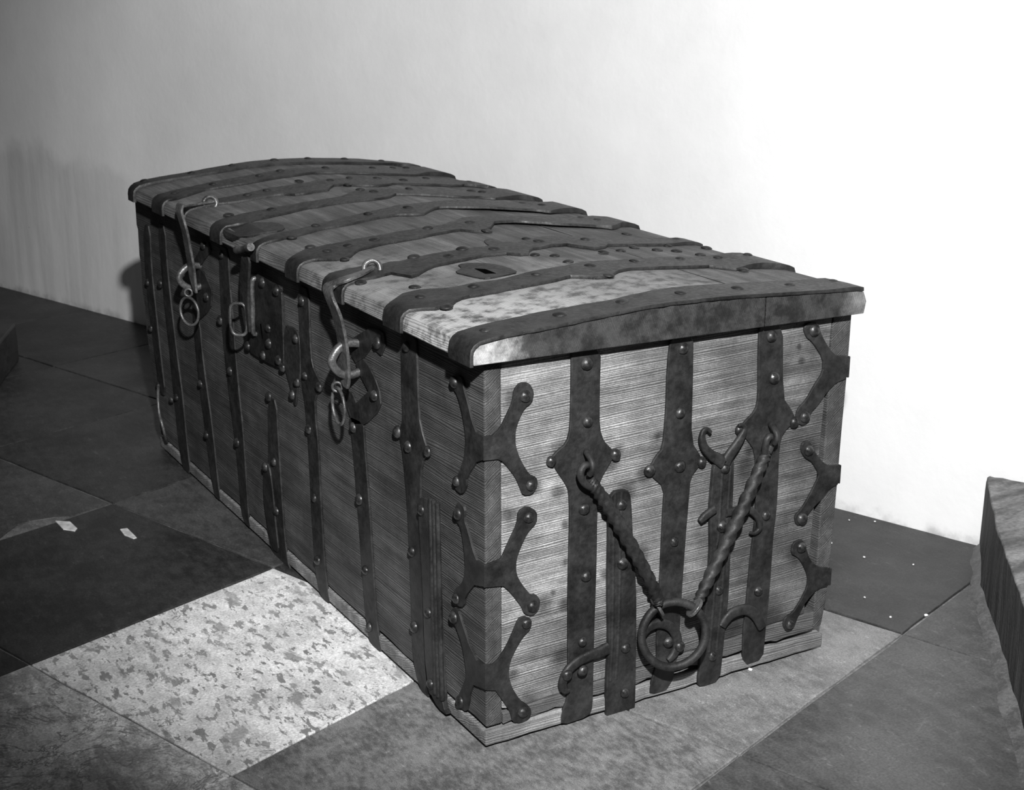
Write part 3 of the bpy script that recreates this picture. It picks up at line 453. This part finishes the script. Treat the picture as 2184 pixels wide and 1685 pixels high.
KIND = {(0, 0): 'tile_white', (-1, 0): 'tile_vein', (-1, -1): 'tile_vein', (0, -1): 'tile_speck', (1, -1): 'tile_pale', (0, 2): 'tile_mid', (0, -2): 'tile_mid', (1, -2): 'tile_mid',
        (2, -2): 'tile_mid', (1, 1): 'tile_mid', (-1, 1): 'tile_dark', (2, -1): 'tile_dark', (0, 1): 'tile_dark', (1, 2): 'tile_dark', (2, 0): 'tile_dark'}
LBL = {(0, 0): 'white marble floor tile mottled with dark flecks', (1, -1): 'pale grey floor tile at the foot of the chest end', (0, 2): 'lighter grey floor tile with a broken edge'}
for u in range(-2, 3):
    for v_ in range(-4, 8):
        u1 = min(u + 1, 2.884)
        gp = .0032; r = random.Random(u * 31 + v_ * 7)
        n = 9; loop = []
        cs = [(u + gp, v_ + gp), (u1 - gp, v_ + gp), (u1 - gp, v_ + 1 - gp), (u + gp, v_ + 1 - gp)]
        if (u, v_) == (0, 2):      # the broken slab
            cs = None
        for q in range(4):
            if cs is None: break
            a = Vector(cs[q]); b = Vector(cs[(q + 1) % 4]); nrm = Vector((-(b - a).y, (b - a).x)).normalized()
            for k in range(n):
                p_ = a.lerp(b, k / n)
                if k: p_ = p_ + nrm * abs(r.gauss(0, .0016))
                loop.append(p_)
        if cs is None:
            loop = [Vector(q) for q in [(.003, 2.06), (.25, 2.035), (.42, 2.045), (.50, 2.022), (.56, 2.06), (.62, 2.095), (.68, 2.085), (.76, 2.05), (.80, 2.012), (.9, 2.006), (.996, 2.004), (.996, 2.5), (.995, 2.997), (.5, 2.996), (.004, 2.996), (.003, 2.5)]]
        bm = bmesh.new(); hz = r.uniform(-.0008, .0008)
        add_plate(bm, loop, fp, -.05, hz)
        o = obj('tile', bm, M[KIND.get((u, v_), 'tile_dark')], floor, bevel=.0016)
        if (u, v_) in LBL: o['label'] = LBL[(u, v_)]
bm = bmesh.new()
for c in CHIPS: add_plate(bm, c, 'Z', -.004, .0022)
t = NT('white_filler'); o = obj('mortar_filling', bm, t.done(t.ramp(t.noise(t.co, 60, 4), .3, .7, .45, .75), .9), floor, bevel=.001); o['label'] = 'white mortar filling where the tile is broken'

# ------------------------------------------------------------------ the stone blocks at the picture's right and left edge
def thing(name, label, cat, loc=(0, 0, 0), group=None):
    o = bpy.data.objects.new(name, None); COL.objects.link(o); o.location = loc; o.empty_display_size = .1
    o['label'] = label; o['category'] = cat
    if group: o['group'] = group
    return o
def tag(o, label, cat, group=None):
    o['label'] = label; o['category'] = cat
    if group: o['group'] = group
    return o

def block_mesh(base, top, back_off, n=7):
    bm = bmesh.new(); rows = []
    r = random.Random(3)
    rows_n = 9
    # front face grid between base line and top line, then the top slab behind it
    def interp(L, t):
        t *= len(L) - 1; i = min(int(t), len(L) - 2); return L[i].lerp(L[i + 1], t - i)
    N = 26
    for k in range(rows_n):
        f = k / (rows_n - 1)
        row = []
        for i in range(N + 1):
            p = interp(base, i / N).lerp(interp(top, i / N), f)
            j = .004 * mn.noise(Vector((i * .9, f * 1.4, 1)))
            p = p + Vector((.75, -.65, 0)) * (-j) + Vector((0, 0, .003 * mn.noise(Vector((i * .7, 5, f)))))
            row.append(bm.verts.new(p))
        rows.append(row)
    bo = Vector(back_off)
    tb = [bm.verts.new(v.co + WN * max(.01, WD - .014 - v.co.dot(WN))) for v in rows[-1]]; rows.append(tb)
    bb = [bm.verts.new(Vector((v.co.x, v.co.y, 0))) for v in tb]
    for a, b in zip(rows[:-1], rows[1:]):
        for i in range(N): bm.faces.new((a[i], a[i + 1], b[i + 1], b[i]))
    for i in range(N):
        bm.faces.new((tb[i], tb[i + 1], bb[i + 1], bb[i])); bm.faces.new((bb[i], bb[i + 1], rows[0][i + 1], rows[0][i]))
    bm.faces.new([r_[0] for r_ in rows] + [bb[0]]); bm.faces.new([r_[-1] for r_ in rows] + [bb[-1]])
    return bm
B = [Vector(p) for p in BLOCK_BASE]; Tp = [Vector(p) for p in BLOCK_TOP]
d = (B[-1] - B[-2]); B.append(B[-1] + d * 3.6); d = (Tp[-1] - Tp[-2]); Tp.append(Tp[-1] + d * 3.0)
B[0] = Vector((1.222, .172, 0)); Tp[0] = Vector((1.2190, .168, .156))
t = NT('weathered_plinth_lit_top'); co = t.co
n1 = t.noise(t.scale(co, (60, 60, 5)), 1.0, 5, .65); n2 = t.noise(t.scale(co, (9, 26, 9)), 1.0, 5, .65); n3 = t.noise(co, 130, 4)
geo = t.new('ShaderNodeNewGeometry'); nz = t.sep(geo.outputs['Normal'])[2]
lit_top = t.ramp(nz, .4, .8)
val = t.mix(lit_top, t.ramp(n1, .3, .7, .02, .10), t.math('MULTIPLY', t.ramp(n2, .3, .7, .07, .24), t.ramp(n3, .3, .7, .8, 1.15)))  # lit top and shaded grooved side painted into the colour by face direction
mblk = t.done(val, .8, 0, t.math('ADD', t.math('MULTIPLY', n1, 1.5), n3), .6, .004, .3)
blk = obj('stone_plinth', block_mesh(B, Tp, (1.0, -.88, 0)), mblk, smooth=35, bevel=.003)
tag(blk, 'low weathered block with lit top and shaded grooved side at the right against the wall', 'plinth')

# rough plaster fillet along the foot of the block
bm = bmesh.new(); r = random.Random(5); prev = None
fl_n = 46; Lb = catmull(B, 12)
Nn = Vector((-.75, .65, 0))
rows = []
for i, p in enumerate(Lb):
    wd = .014 + .010 * mn.noise(Vector((i * .35, 2, 0))) + .012 * (i / len(Lb))
    rows.append([bm.verts.new(p + Nn * wd + Vector((0, 0, -.001))), bm.verts.new(p + Nn * wd * .55 + Vector((0, 0, .006 + .003 * mn.noise(Vector((i * .6, 9, 0)))))), bm.verts.new(p - Nn * .004 + Vector((0, 0, .017 + .006 * mn.noise(Vector((i * .5, 4, 0)))))), bm.verts.new(p - Nn * .02 + Vector((0, 0, -.001)))])
for a, b in zip(rows[:-1], rows[1:]):
    for k in range(4): bm.faces.new((a[k], b[k], b[(k + 1) % 4], a[(k + 1) % 4]))
bm.faces.new(rows[0]); bm.faces.new(rows[-1][::-1])
M['fillet'] = stone('rough_mortar', .045, .12, sc=4)
struct(obj('trim_1', bm, M['fillet'], smooth=60))

A_ = Vector((-.1195, 2.587, 0)); e1 = Vector((-.39, -.92, 0)); e2 = Vector((-.92, .39, 0))
bm = bmesh.new()
def lp(a, b, h): return A_ + e1 * a + e2 * b + Vector((0, 0, h))
add_plate(bm, [(0, 0), (.9, 0), (.9, .7), (0, .7)], lp, 0, .112)
tag(obj('stone_step', bm, M['tile_dark'], bevel=.006), 'corner of a low dark stone step at the left edge of the picture', 'step')

# mortar crumbs on the tiles
me = None
for i, (x, y) in enumerate(CRUMBS):
    if me is None:
        bm = bmesh.new(); bmesh.ops.create_icosphere(bm, subdivisions=1, radius=.0032)
        for v in bm.verts: v.co *= 1 + random.uniform(-.25, .25); v.co.z *= .7
        t = NT('white_crumb'); o = obj('plaster_crumb', bm, t.done(.72, .9)); me = o.data
    else:
        o = bpy.data.objects.new('plaster_crumb', me); COL.objects.link(o)
    o.location = (x, y, .0022); o.rotation_euler = (0, 0, i * 1.3); s = (1.35 if i in (6, 8) else .75 + .06 * (i % 4)); o.scale = (s, s, s)
    tag(o, {6: 'largest white plaster crumb, lying on the tile joint left of the low block', 8: 'white plaster crumb on the pale tile right under the chest end'}.get(i, 'tiny white plaster crumb lying on the grey floor tiles right of the chest'), 'crumb', 'plaster crumbs on the floor by the chest end')

# ------------------------------------------------------------------ the chest
chest = thing('iron_bound_chest', 'large medieval pine chest with arched lid, iron straps and ring handle, beside the white wall', 'chest', (.33, .8, 0))
CO = Vector((.33, .8, 0))
def part(name, bm, mat, parent=chest, **k):
    """built in scene coordinates and hung under the chest, whose origin is on the floor"""
    for v in bm.verts: v.co = v.co
    o = obj(name, bm, mat, None, **k)
    o.parent = parent
    o.matrix_parent_inverse = Matrix.Translation(-CO) if parent is chest else Matrix.Identity(4)
    return o

def jag(a, b, n, amp, seed):
    r = random.Random(seed); a = Vector(a); b = Vector(b); out = []
    for i in range(n):
        p = a.lerp(b, i / n); 
        if i: p = p + Vector((r.uniform(-amp, amp) * .3, r.uniform(-amp, amp)))
        out.append(p)
    return out

def plank(loop, plane, h0, h1):
    bm = bmesh.new(); add_plate(bm, loop, plane, h0, h1); return bm

# front board (long side with the hasps), its end grain showing on the end face
lp_ = jag((0, .036), (1.598, .034), 40, .0022, 1) + [Vector(q) for q in [(1.600, .036), (1.612, .10), (1.640, .20), (1.658, .28), (1.655, .34), (1.667, .37), (1.664, .44), (1.672, .46), (1.668, .52), (1.676, .53), (1.674, .598)]] + [Vector((0, .598))]
part('front_board', plank(lp_, 'F', -.027, 0), M['front'], bevel=.0025)
# back board
bm = bmesh.new()
bl = [(.0, .044), (0, .598), (1.6, .598), (1.6, .034)]
vs0 = [bm.verts.new((.6345, y, z)) for y, z in bl]
prof = [(.044, .6525), (.09, .659), (.16, .664), (.29, .668), (.40, .6695), (.50, .672), (.598, .6735)]
near = [bm.verts.new((x + .001 * random.uniform(-1, 1), 0.0, z)) for z, x in prof]; farv = [bm.verts.new((x, 1.6, z)) for z, x in prof]
bm.faces.new(near + [vs0[1], vs0[0]]); bm.faces.new([vs0[3], vs0[2]] + farv[::-1]); bm.faces.new(vs0)
for a, b in zip(range(6), range(1, 7)): bm.faces.new((near[a], farv[a], farv[b], near[b]))
bm.faces.new((near[-1], farv[-1], vs0[2], vs0[1])); bm.faces.new((vs0[0], vs0[3], farv[0], near[0]))
part('back_board', bm, M['front'], bevel=.002)
# end panel and the rail below it
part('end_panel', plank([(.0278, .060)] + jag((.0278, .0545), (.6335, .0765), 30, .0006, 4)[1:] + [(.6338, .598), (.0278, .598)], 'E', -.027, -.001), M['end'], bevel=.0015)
part('end_rail', plank(jag((.0285, .0335), (.634, .0425), 46, .0028, 8) + [Vector((.6345, .0425)), Vector((.6345, .0745)), Vector((.0285, .0530))], 'E', -.027, .0005), M['rail'], bevel=.0015)
def farE(a, b, h): return Vector((a, 1.6 + h, b))
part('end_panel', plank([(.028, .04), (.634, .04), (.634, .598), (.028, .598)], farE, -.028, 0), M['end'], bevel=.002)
# base board
bmx = bmesh.new()
bl = jag((-.003, -.003), (.655, -.003), 34, .0016, 12) + jag((.655, -.003), (.655, 1.6), 6, 0, 1) + jag((.655, 1.6), (-.003, 1.6), 4, 0, 1) + jag((-.003, 1.6), (-.003, -.003), 46, .0012, 3)
add_plate(bmx, bl, 'Z', .0065, .0305)
part('base_board', bmx, M['base'], bevel=.003)

# lid planks with the arched top; the arch is a little higher at the far end
PX = [-.0317, -.0316, -.0300, -.0265, -.0200, -.008, .0075, .0669, .1295, .231, .3053, .3911, .4778, .5548, .6316, .664, .674, .679, .681]
PZ = [.608, .622, .6278, .6315, .6340, .6362, .6377, .6405, .6440, .6497, .6511, .648, .6429, .6376, .6325, .6305, .628, .622, .612]
def ztop(x, y=0.0):
    z = PZ[-1]
    if x <= PX[0]: z = PZ[0]
    else:
        for i in range(len(PX) - 1):
            if x <= PX[i + 1]:
                z = PZ[i] + (PZ[i + 1] - PZ[i]) * (x - PX[i]) / max(PX[i + 1] - PX[i], 1e-6); break
    return z + .013 * max(0, 1 - ((x - .33) / .36) ** 2) * min(max(y / 1.59, 0), 1)
def zbot(x): return .605 - .0127 * (x + .0315) / .68
def nrm(x, y=0.0):
    e = .004; s = (ztop(min(x + e, .66), y) - ztop(max(x - e, -.012), y)) / (min(x + e, .66) - max(x - e, -.012) + 1e-9)
    return Vector((-s, 0, 1)).normalized()
def lid_plank(x0, x1, seed):
    bm = bmesh.new(); xs = [x0] + [x for x in PX if x0 + .002 < x < x1 - .002] + [x1]
    r = random.Random(seed); rings = []
    ys = [-.023] + [i * .1 for i in range(0, 16)] + [1.592]
    for y in ys:
        j = r.uniform(-.0008, .0008)
        ring = [(x, ztop(x, y) + (j if x > .01 else 0)) for x in xs] + [(x, zbot(x)) for x in (x1 - (.004 if x1 > .67 else 0), x0 + (.004 if x0 < 0 else 0))]
        rings.append([bm.verts.new((a, y, b)) for a, b in ring])
    k = len(rings[0])
    for a, b in zip(rings[:-1], rings[1:]):
        for i in range(k): bm.faces.new((a[i], b[i], b[(i + 1) % k], a[(i + 1) % k]))
    bm.faces.new(rings[0]); bm.faces.new(rings[-1][::-1])
    return bm
for i, (a, b) in enumerate(((-.0317, .4747), (.4763, .681))):
    part('lid_plank', lid_plank(a, b, i), M['lid'], bevel=.0012)

# --- nails: one mesh, copied
def nail_mesh(name, R, h, mat):
    bm = bmesh.new(); n = 12
    prof = [(1.0, -.2), (1.0, .10), (.86, .45), (.58, .82), (.28, .98)]
    rings = []
    for j, (a, b) in enumerate(prof):
        rings.append([bm.verts.new((R * a * (1 + .06 * math.sin(2 * th + 1)) * math.cos(th), R * a * math.sin(th), h * b)) for th in [2 * math.pi * k / n for k in range(n)]])
    top = bm.verts.new((0, 0, h * 1.02))
    for a, b in zip(rings[:-1], rings[1:]):
        for k in range(n): bm.faces.new((a[k], a[(k + 1) % n], b[(k + 1) % n], b[k]))
    for k in range(n): bm.faces.new((rings[-1][k], rings[-1][(k + 1) % n], top))
    bm.faces.new(rings[0][::-1])
    me = bpy.data.meshes.new(name); bm.to_mesh(me); bm.free(); me.materials.append(mat)
    for p in me.polygons: p.use_smooth = True
    return me
NM = nail_mesh('nail', .0094, .0068, M['nail']); NL = nail_mesh('flat_nail', .0098, .0036, M['irondark'])
nr = random.Random(11)
def nail(pos, normal, parent, mesh=None, s=1.0):
    o = bpy.data.objects.new('nail', mesh or NM); COL.objects.link(o)
    q = Vector(normal).to_track_quat('Z', 'Y').to_matrix().to_4x4()
    tilt = Matrix.Rotation(nr.uniform(-.12, .12), 4, 'X') @ Matrix.Rotation(nr.uniform(0, 6.28), 4, 'Z')
    k = s * nr.uniform(.88, 1.1)
    mw_ = Matrix.Translation(Vector(pos)) @ q @ tilt @ Matrix.Diagonal((k, k * nr.uniform(.92, 1.08), k, 1))
    o.parent = parent
    if parent is chest: o.matrix_parent_inverse = Matrix.Translation(-CO)
    o.matrix_basis = mw_
    return o
EN = (0, -1, 0); FN = (-1, 0, 0)

# --- iron on the end face
ends = {}
for name, loops, nails, off, th in END_IRON:
    bm = bmesh.new()
    for l in loops: add_plate(bm, chaikin(l, 1), 'E', off - .0005, off + th)
    if name in ('short_strap', 'forked_strap'):            # raised ribs down the middle
        xs = [q[0] for q in loops[0]]; zs = [q[1] for q in loops[0]]
        cx0, cx1 = (.2165, .2225) if name == 'short_strap' else (.4175, .4065)
    o = part(name, bm, M['iron'], bevel=.0014)
    ends.setdefault(name, []).append(o)
    for (x, z) in nails: nail((x, -(off + th), z), EN, o)
# ribs of the forked and short strap
def rib(path, w, h, par, y0, name='rib'):
    bm = bmesh.new(); pts = catmull([Vector((x, -y0, z)) for x, z in path], 5)
    add_sweep(bm, pts, round_sec(w, h, 8), up=Vector((0, -1, 0))); part(name, bm, M['iron'], par, smooth=60)
rib([(.2185, .370), (.2165, .30), (.2185, .16), (.2165, .06)], .0028, .0016, ends['short_strap'][0], .008)
rib([(.2300, .370), (.2290, .30), (.2300, .16), (.2270, .06)], .0028, .0016, ends['short_strap'][0], .008)
rib([(.4185, .365), (.4175, .30), (.4135, .16), (.4080, .06)], .0030, .0018, ends['forked_strap'][0], .008)
rib([(.4345, .375), (.4330, .30), (.4290, .16), (.4230, .06)], .0030, .0018, ends['forked_strap'][0], .008)

for name, path, ws, par, nails in HORNS:
    bm = bmesh.new(); P0 = [Vector((x, -.0095, z)) for x, z in path]; pts = catmull(P0, 6)
    def rad(t, ws=ws):
        f = t * (len(ws) - 1); i = min(int(f), len(ws) - 2); return (ws[i] + (ws[i + 1] - ws[i]) * (f - i)) / 2 * 1.15
    add_sweep(bm, pts, flat_sec(rad, lambda t, r_=rad: min(.0045, r_(t) * .8), 10), up=Vector((0, -1, 0)))
    o = part('curled_horn', bm, M['iron'], ends[par][-1 if par != 'strap' else 1], smooth=60)
    for (x, z) in nails: nail((x, -.0135, z), EN, ends[par][-1 if par != 'strap' else 1])

for ea, fb, na, nb in CORNERS:
    bm = bmesh.new()
    def soft(l):            # keep the two corner points, soften the rest
        return [Vector(l[0])] + chaikin(l[1:-1], 1, closed=False) + [Vector(l[-1])]
    add_plate(bm, soft(ea), 'E', .0, .004); fb = [(max(q[0], 0), q[1]) for q in fb]; add_plate(bm, soft(fb), 'F', .0, .004)
    o = part('corner_bracket', bm, M['iron'], bevel=.0003)
    for (x, z) in na: nail((x, -.004, z), EN, o)
    for (y, z) in nb: nail((-.004, y, z), FN, o)
for ea, na in RIGHT_CORNERS:
    bm = bmesh.new(); add_plate(bm, chaikin(ea, 1), 'E', .0, .004)
    xm = max(q[0] for q in ea); zz = [q[1] for q in ea if q[0] > xm - .004]
    add_box(bm, xm - .002, xm + .0015, -.0038, .03, min(zz) + .001, max(zz) - .001)
    o = part('corner_bracket', bm, M['iron'], bevel=.0012)
    for (x, z) in na: nail((x, -.004, z), EN, o)

# --- iron on the front face
for name, loops, nails, off, th in FRONT_IRON:
    bm = bmesh.new()
    for li, l in enumerate(loops): add_plate(bm, chaikin(l, 0 if name == 'hasp_plate' else 1), 'F', off - .0005, off + th - li * .0003)
    o = part(name, bm, M['irondark'] if name == 'lock_plate' else M['iron'], bevel=.0014)
    for (y, z) in nails: nail((-(off + th), y, z), FN, o)
    if name == 'ribbed_strap':
        for dy in (.006, .018, .029):
            bm = bmesh.new(); pts = catmull([Vector((-.012, .1185 + dy, .355)), Vector((-.012, .117 + dy, .25)), Vector((-.012, .116 + dy, .15)), Vector((-.012, .113 + dy, .03))], 5)
            add_sweep(bm, pts, round_sec(.0045, .004, 8), up=Vector((-1, 0, 0))); part('rib', bm, M['iron'], o, smooth=60)
    if name == 'lock_plate':
        bm = bmesh.new(); (y0, z0), (y1, z1) = KEYHOLE
        add_plate(bm, [(y0 - .003, z0), (y0 + .003, z0), (y1 + .002, z1), (y1 - .002, z1)], 'F', .0055, .0064)
        part('keyhole', bm, M['hole'], o)

# --- straps over the lid
LS = []
for si, (_, lo, hi, nails) in enumerate(LID_STRAPS):
    n = len(lo); xs = [-.02 + .692 * i / (n - 1) for i in range(n)]
    if si == 0: lo = [max(a, -.0262) for a in lo]
    th = .0042 if si != 8 else .006
    st = [(Vector((-.0316, 0, .604)), Vector((-1, 0, 0)), lo[0], hi[0]), (Vector((-.0316, 0, .6195)), Vector((-1, 0, 0)), lo[0], hi[0]), (Vector((-.0303, 0, .6262)), Vector((-.90, 0, .42)), lo[0], hi[0]), (Vector((-.0268, 0, .6308)), Vector((-.6, 0, .8)), lo[0], hi[0])]
    rr = random.Random(si)
    for i, x in enumerate(xs):
        y = (lo[i] + hi[i]) / 2; nn = nrm(x, y)
        if x < -.012: nn = Vector((-.22, 0, .97)).normalized()
        lift = .0008 * (1 + mn.noise(Vector((x * 14, si * 3.1, 0))))
        if si in (3, 4): lift += .0045 * max(0, math.sin(math.pi * min(max((x - .33) / .30, 0), 1)))     # sprung clear of the board
        st.append((Vector((x, 0, ztop(x, y) + lift)), nn, lo[i] + rr.uniform(-.0012, .0012), hi[i] + rr.uniform(-.0012, .0012)))
    st += [(Vector((.6775, 0, .6275)), Vector((.75, 0, .66)), lo[-1], hi[-1]), (Vector((.681, 0, .618)), Vector((1, 0, .1)), lo[-1], hi[-1]), (Vector((.681, 0, .600)), Vector((1, 0, 0)), lo[-1], hi[-1])]
    bm = bmesh.new(); rings = []
    if si == 0: st = st[:-3]
    for p, nn, a, b in st:
        hump =   .0055 * min(max((p.x - .575) / .05, 0), 1) if si in (1, 3, 4, 5, 7) else .002 * min(max((p.x - .6) / .05, 0), 1)
        if p.x > .660: hump *= .75
        q = p + nn * (th + hump); p = p - nn * .0006
        e = min(.0012, (b - a) * .1)
        rings.append([bm.verts.new((p.x, a, p.z)), bm.verts.new((p.x + nn.x * th * .6, a, p.z + nn.z * th * .6)), bm.verts.new((q.x, a + e, q.z)), bm.verts.new((q.x, b - e, q.z)), bm.verts.new((p.x + nn.x * th * .6, b, p.z + nn.z * th * .6)), bm.verts.new((p.x, b, p.z))])
    for a, b in zip(rings[:-1], rings[1:]):
        for k in range(6): bm.faces.new((a[k], b[k], b[(k + 1) % 6], a[(k + 1) % 6]))
    bm.faces.new(rings[0]); bm.faces.new(rings[-1][::-1])
    o = part('lid_strap', bm, M['irondark'], smooth=35); LS.append(o)
    for (x, y) in nails:
        if x > .63: x = min(x, .656); k_ = min(int((x + .02) / .692 * (n - 1)), n - 1); y = min(max(y, lo[k_] + .012), hi[k_] - .012)
        nn = nrm(x, y); nail(Vector((x, y, ztop(x, y))) + nn * (th + .0006 + (.0055 * min(max((x - .575) / .05, 0), 1) if si in (1, 3, 4, 5, 7) else 0)), nn, o, NL)
for (x, y) in LOOSE: nail(Vector((x, y, ztop(x, y))) + nrm(x, y) * .001, nrm(x, y), chest, NL, .95)
def lidmap(a, b, h): return Vector((a, b, ztop(a, b) + h))
for nm_, lp2, h in (('torn_plate', LID_PATCH, .0022), ('torn_plate', LID_SCRAP, .0022), ('broken_hinge_plate', LID_FLAP, .0035)):
    bm = bmesh.new(); add_plate(bm, chaikin(lp2, 1), lidmap, -.002, h)
    po = part(nm_, bm, M['irondark'], bevel=.0006)
    if nm_ == 'torn_plate' and lp2 is LID_PATCH:
        bm = bmesh.new(); add_plate(bm, LID_HOLE, lidmap, .001, .0026); part('torn_hole', bm, M['hole'], po)

# --- ring handle on the end
bm = bmesh.new(); pts = catmull(ROD1, 10)
def rodr(t): return .0052 + .0048 * math.sin(math.pi * min(max((t + .02) / 1.04, 0), 1)) ** .7
add_sweep(bm, pts, round_sec(rodr, None, 20, 3, 6.2, .22), up=Vector((0, -1, 0)))
ha = thing_parts = part('twisted_rod', bm, M['iron'], smooth=80)
n_loop = catmull(LOOP1, 6)
bm = bmesh.new(); add_sweep(bm, n_loop, round_sec(.0056, None, 10), up=Vector((0, -1, 0))); part('rod_eye', bm, M['iron'], ha, smooth=80)
bm = bmesh.new(); pts = catmull(ROD2, 10)
add_sweep(bm, pts, round_sec(rodr, None, 20, 3, 5.0, .20), up=Vector((0, -1, 0)))
hb = part('twisted_rod', bm, M['iron'], smooth=80)
bm = bmesh.new(); add_sweep(bm, catmull(LOOP2, 6), round_sec(.0056, None, 10), up=Vector((0, -1, 0))); part('rod_eye', bm, M['iron'], hb, smooth=80)
for e in (EYE1, EYE2):
    bm = bmesh.new(); add_sweep(bm, catmull(e, 6), round_sec(lambda t: .0052 - .0012 * t, None, 10), up=Vector((1, 0, 0))); part('staple', bm, M['iron'], smooth=80)
RNn = Vector((-.30, -.93, .16)).normalized(); RC = Vector(RING)
bm = bmesh.new(); add_torus(bm, RC, .0520, .0066, RNn, 56, 12, 1.0, .012); part('handle_ring', bm, M['iron'], smooth=80)
for c, owner in zip(COLLAR, (ha, hb)):
    c = Vector(c); u = Vector((0, 0, 1)) - RNn * RNn.z; u.normalize(); v = RNn.cross(u)
    dlt = c - RC; dlt -= RNn * dlt.dot(RNn); dlt.normalize(); pos = RC + dlt * .0524; tang = RNn.cross(dlt).normalized()
    bm = bmesh.new()
    pts = [pos + (dlt * math.cos(a) * .0110 + RNn * math.sin(a) * .0092) for a in [2 * math.pi * i / 20 for i in range(20)]]
    add_sweep(bm, pts, lambda i, t: [(-.0062, -.0026), (.0062, -.0026), (.0062, .0026), (-.0062, .0026)] , closed=True, up=dlt.cross(RNn).cross(Vector((0, 0, 0))) if False else tang)
    part('collar', bm, M['bright'], owner, bevel=.001)

# --- hasps on the front
def hasp(path, widths, name='hasp', th=.0055, near=0.0, mat=None):
    bm = bmesh.new(); pts = catmull(path, 6); N = len(pts); rings = []
    for i, p in enumerate(pts):
        t = (pts[min(i + 1, N - 1)] - pts[max(i - 1, 0)]); t.y = 0; t.normalize()
        nn = Vector((t.z, 0, -t.x))      # outward from the chest when going down
        if nn.x > 0 and nn.z < 0: nn = -nn
        f = i / (N - 1) * (len(widths) - 1); k = min(int(f), len(widths) - 2); w_ = widths[k] + (widths[k + 1] - widths[k]) * (f - k)
        a = p + Vector((0, -near, 0)); b = a + Vector((0, w_, 0))
        rings.append([bm.verts.new(a - nn * th / 2), bm.verts.new(a + nn * th / 2), bm.verts.new(b + nn * th / 2), bm.verts.new(b - nn * th / 2)])
    for a, b in zip(rings[:-1], rings[1:]):
        for k in range(4): bm.faces.new((a[k], b[k], b[(k + 1) % 4], a[(k + 1) % 4]))
    bm.faces.new(rings[0]); bm.faces.new(rings[-1][::-1])
    return part(name, bm, mat or M['bright'], smooth=50, bevel=.0012)
h3 = hasp(HASP3, [.012, .016, .024, .030, .034, .035, .035, .035, .034, .034, .036, .044, .034, .012], mat=M['bright'])
h3['label'] = 'long curved hasp nearest the chest corner'
h1 = hasp(HASP1, [.012, .018, .026, .032, .035, .035, .035, .034, .034, .038, .034, .012], mat=M['bright'])
h1['label'] = 'long curved hasp at the far end of the chest'
h2 = hasp(HASP2, [.030, .042, .044, .042, .020], near=.018, mat=M['iron']); h2['label'] = 'broken middle hasp over the lock plate'
for c in HASPEYE:
    bm = bmesh.new(); add_torus(bm, Vector(c) + Vector((-.002, 0, -.005)), .0132, .0046, (-.45, -.85, .25), 24, 8); part('hasp_pivot', bm, M['bright'], smooth=80)
def staple(y, z1, z0, d):
    zc = (z0 + z1) / 2; hh = (z1 - z0) / 2
    bm = bmesh.new(); pts = catmull([Vector((0, y, z1)), Vector((-d * .45, y, z1 + .003)), Vector((-d * .8, y, zc + hh * .75)), Vector((-d, y, zc)), Vector((-d * .8, y, zc - hh * .75)), Vector((-d * .45, y, z0 - .003)), Vector((0, y, z0))], 5)
    add_sweep(bm, pts, flat_sec(lambda t: .0068, lambda t: .0072, 12), up=Vector((0, 1, 0))); return part('staple', bm, M['bright'], smooth=80)
staple(.418, .532, .4845, .050); staple(1.215, .516, .474, .048)
for parent_h, (c, rc), nrm_, R in ((h3, CURL3, (1, -.05, 0), .0285), (h1, CURL1, (1, .45, 0), .0275)):
    bm = bmesh.new(); add_torus(bm, c, .0078, .0026, (-.5, -.85, 0), 20, 8); part('curl', bm, M['bright'], parent_h, smooth=80)
    bm = bmesh.new(); add_torus(bm, rc, R, .0030, nrm_, 36, 8, 1.08); part('pull_ring', bm, M['bright'], smooth=80)
# rounded oblong ring and pivot of the middle hasp
bm = bmesh.new(); u = Vector((-.8, .6, 0)); pts = []
for i in range(40):
    a = 2 * math.pi * i / 40; ca, sa = math.cos(a), math.sin(a)
    pts.append(Vector(HASP2RING) + u * (.0165 * math.copysign(abs(ca) ** .55, ca)) + Vector((0, 0, .031 * math.copysign(abs(sa) ** .7, sa))))
add_sweep(bm, pts, round_sec(.0033, None, 8), closed=True, up=Vector((.6, .8, 0))); part('pull_ring', bm, M['bright'], smooth=80)
bm = bmesh.new(); a, b = Vector(HASP2PIN[0]), Vector(HASP2PIN[1]); add_sweep(bm, [a.lerp(b, i / 8) for i in range(9)], round_sec(lambda t: .0075 if (t < .3 or t > .7) else .0058, None, 12)); part('hasp_pivot', bm, M['bright'], smooth=50)
bm = bmesh.new(); p = [Vector((0, HASP2STRAP[0][1], HASP2STRAP[0][2] + .004))] + [Vector(q) for q in HASP2STRAP] + [Vector((0, HASP2STRAP[2][1], HASP2STRAP[2][2] - .004))]
add_sweep(bm, catmull(p, 4), round_sec(.0050, .0045, 8), up=Vector((0, 1, 0))); part('staple', bm, M['bright'], smooth=60)
bm = bmesh.new(); add_sweep(bm, catmull(HOOK, 5), round_sec(.0036, None, 8)); part('side_hook', bm, M['bright'], smooth=80)
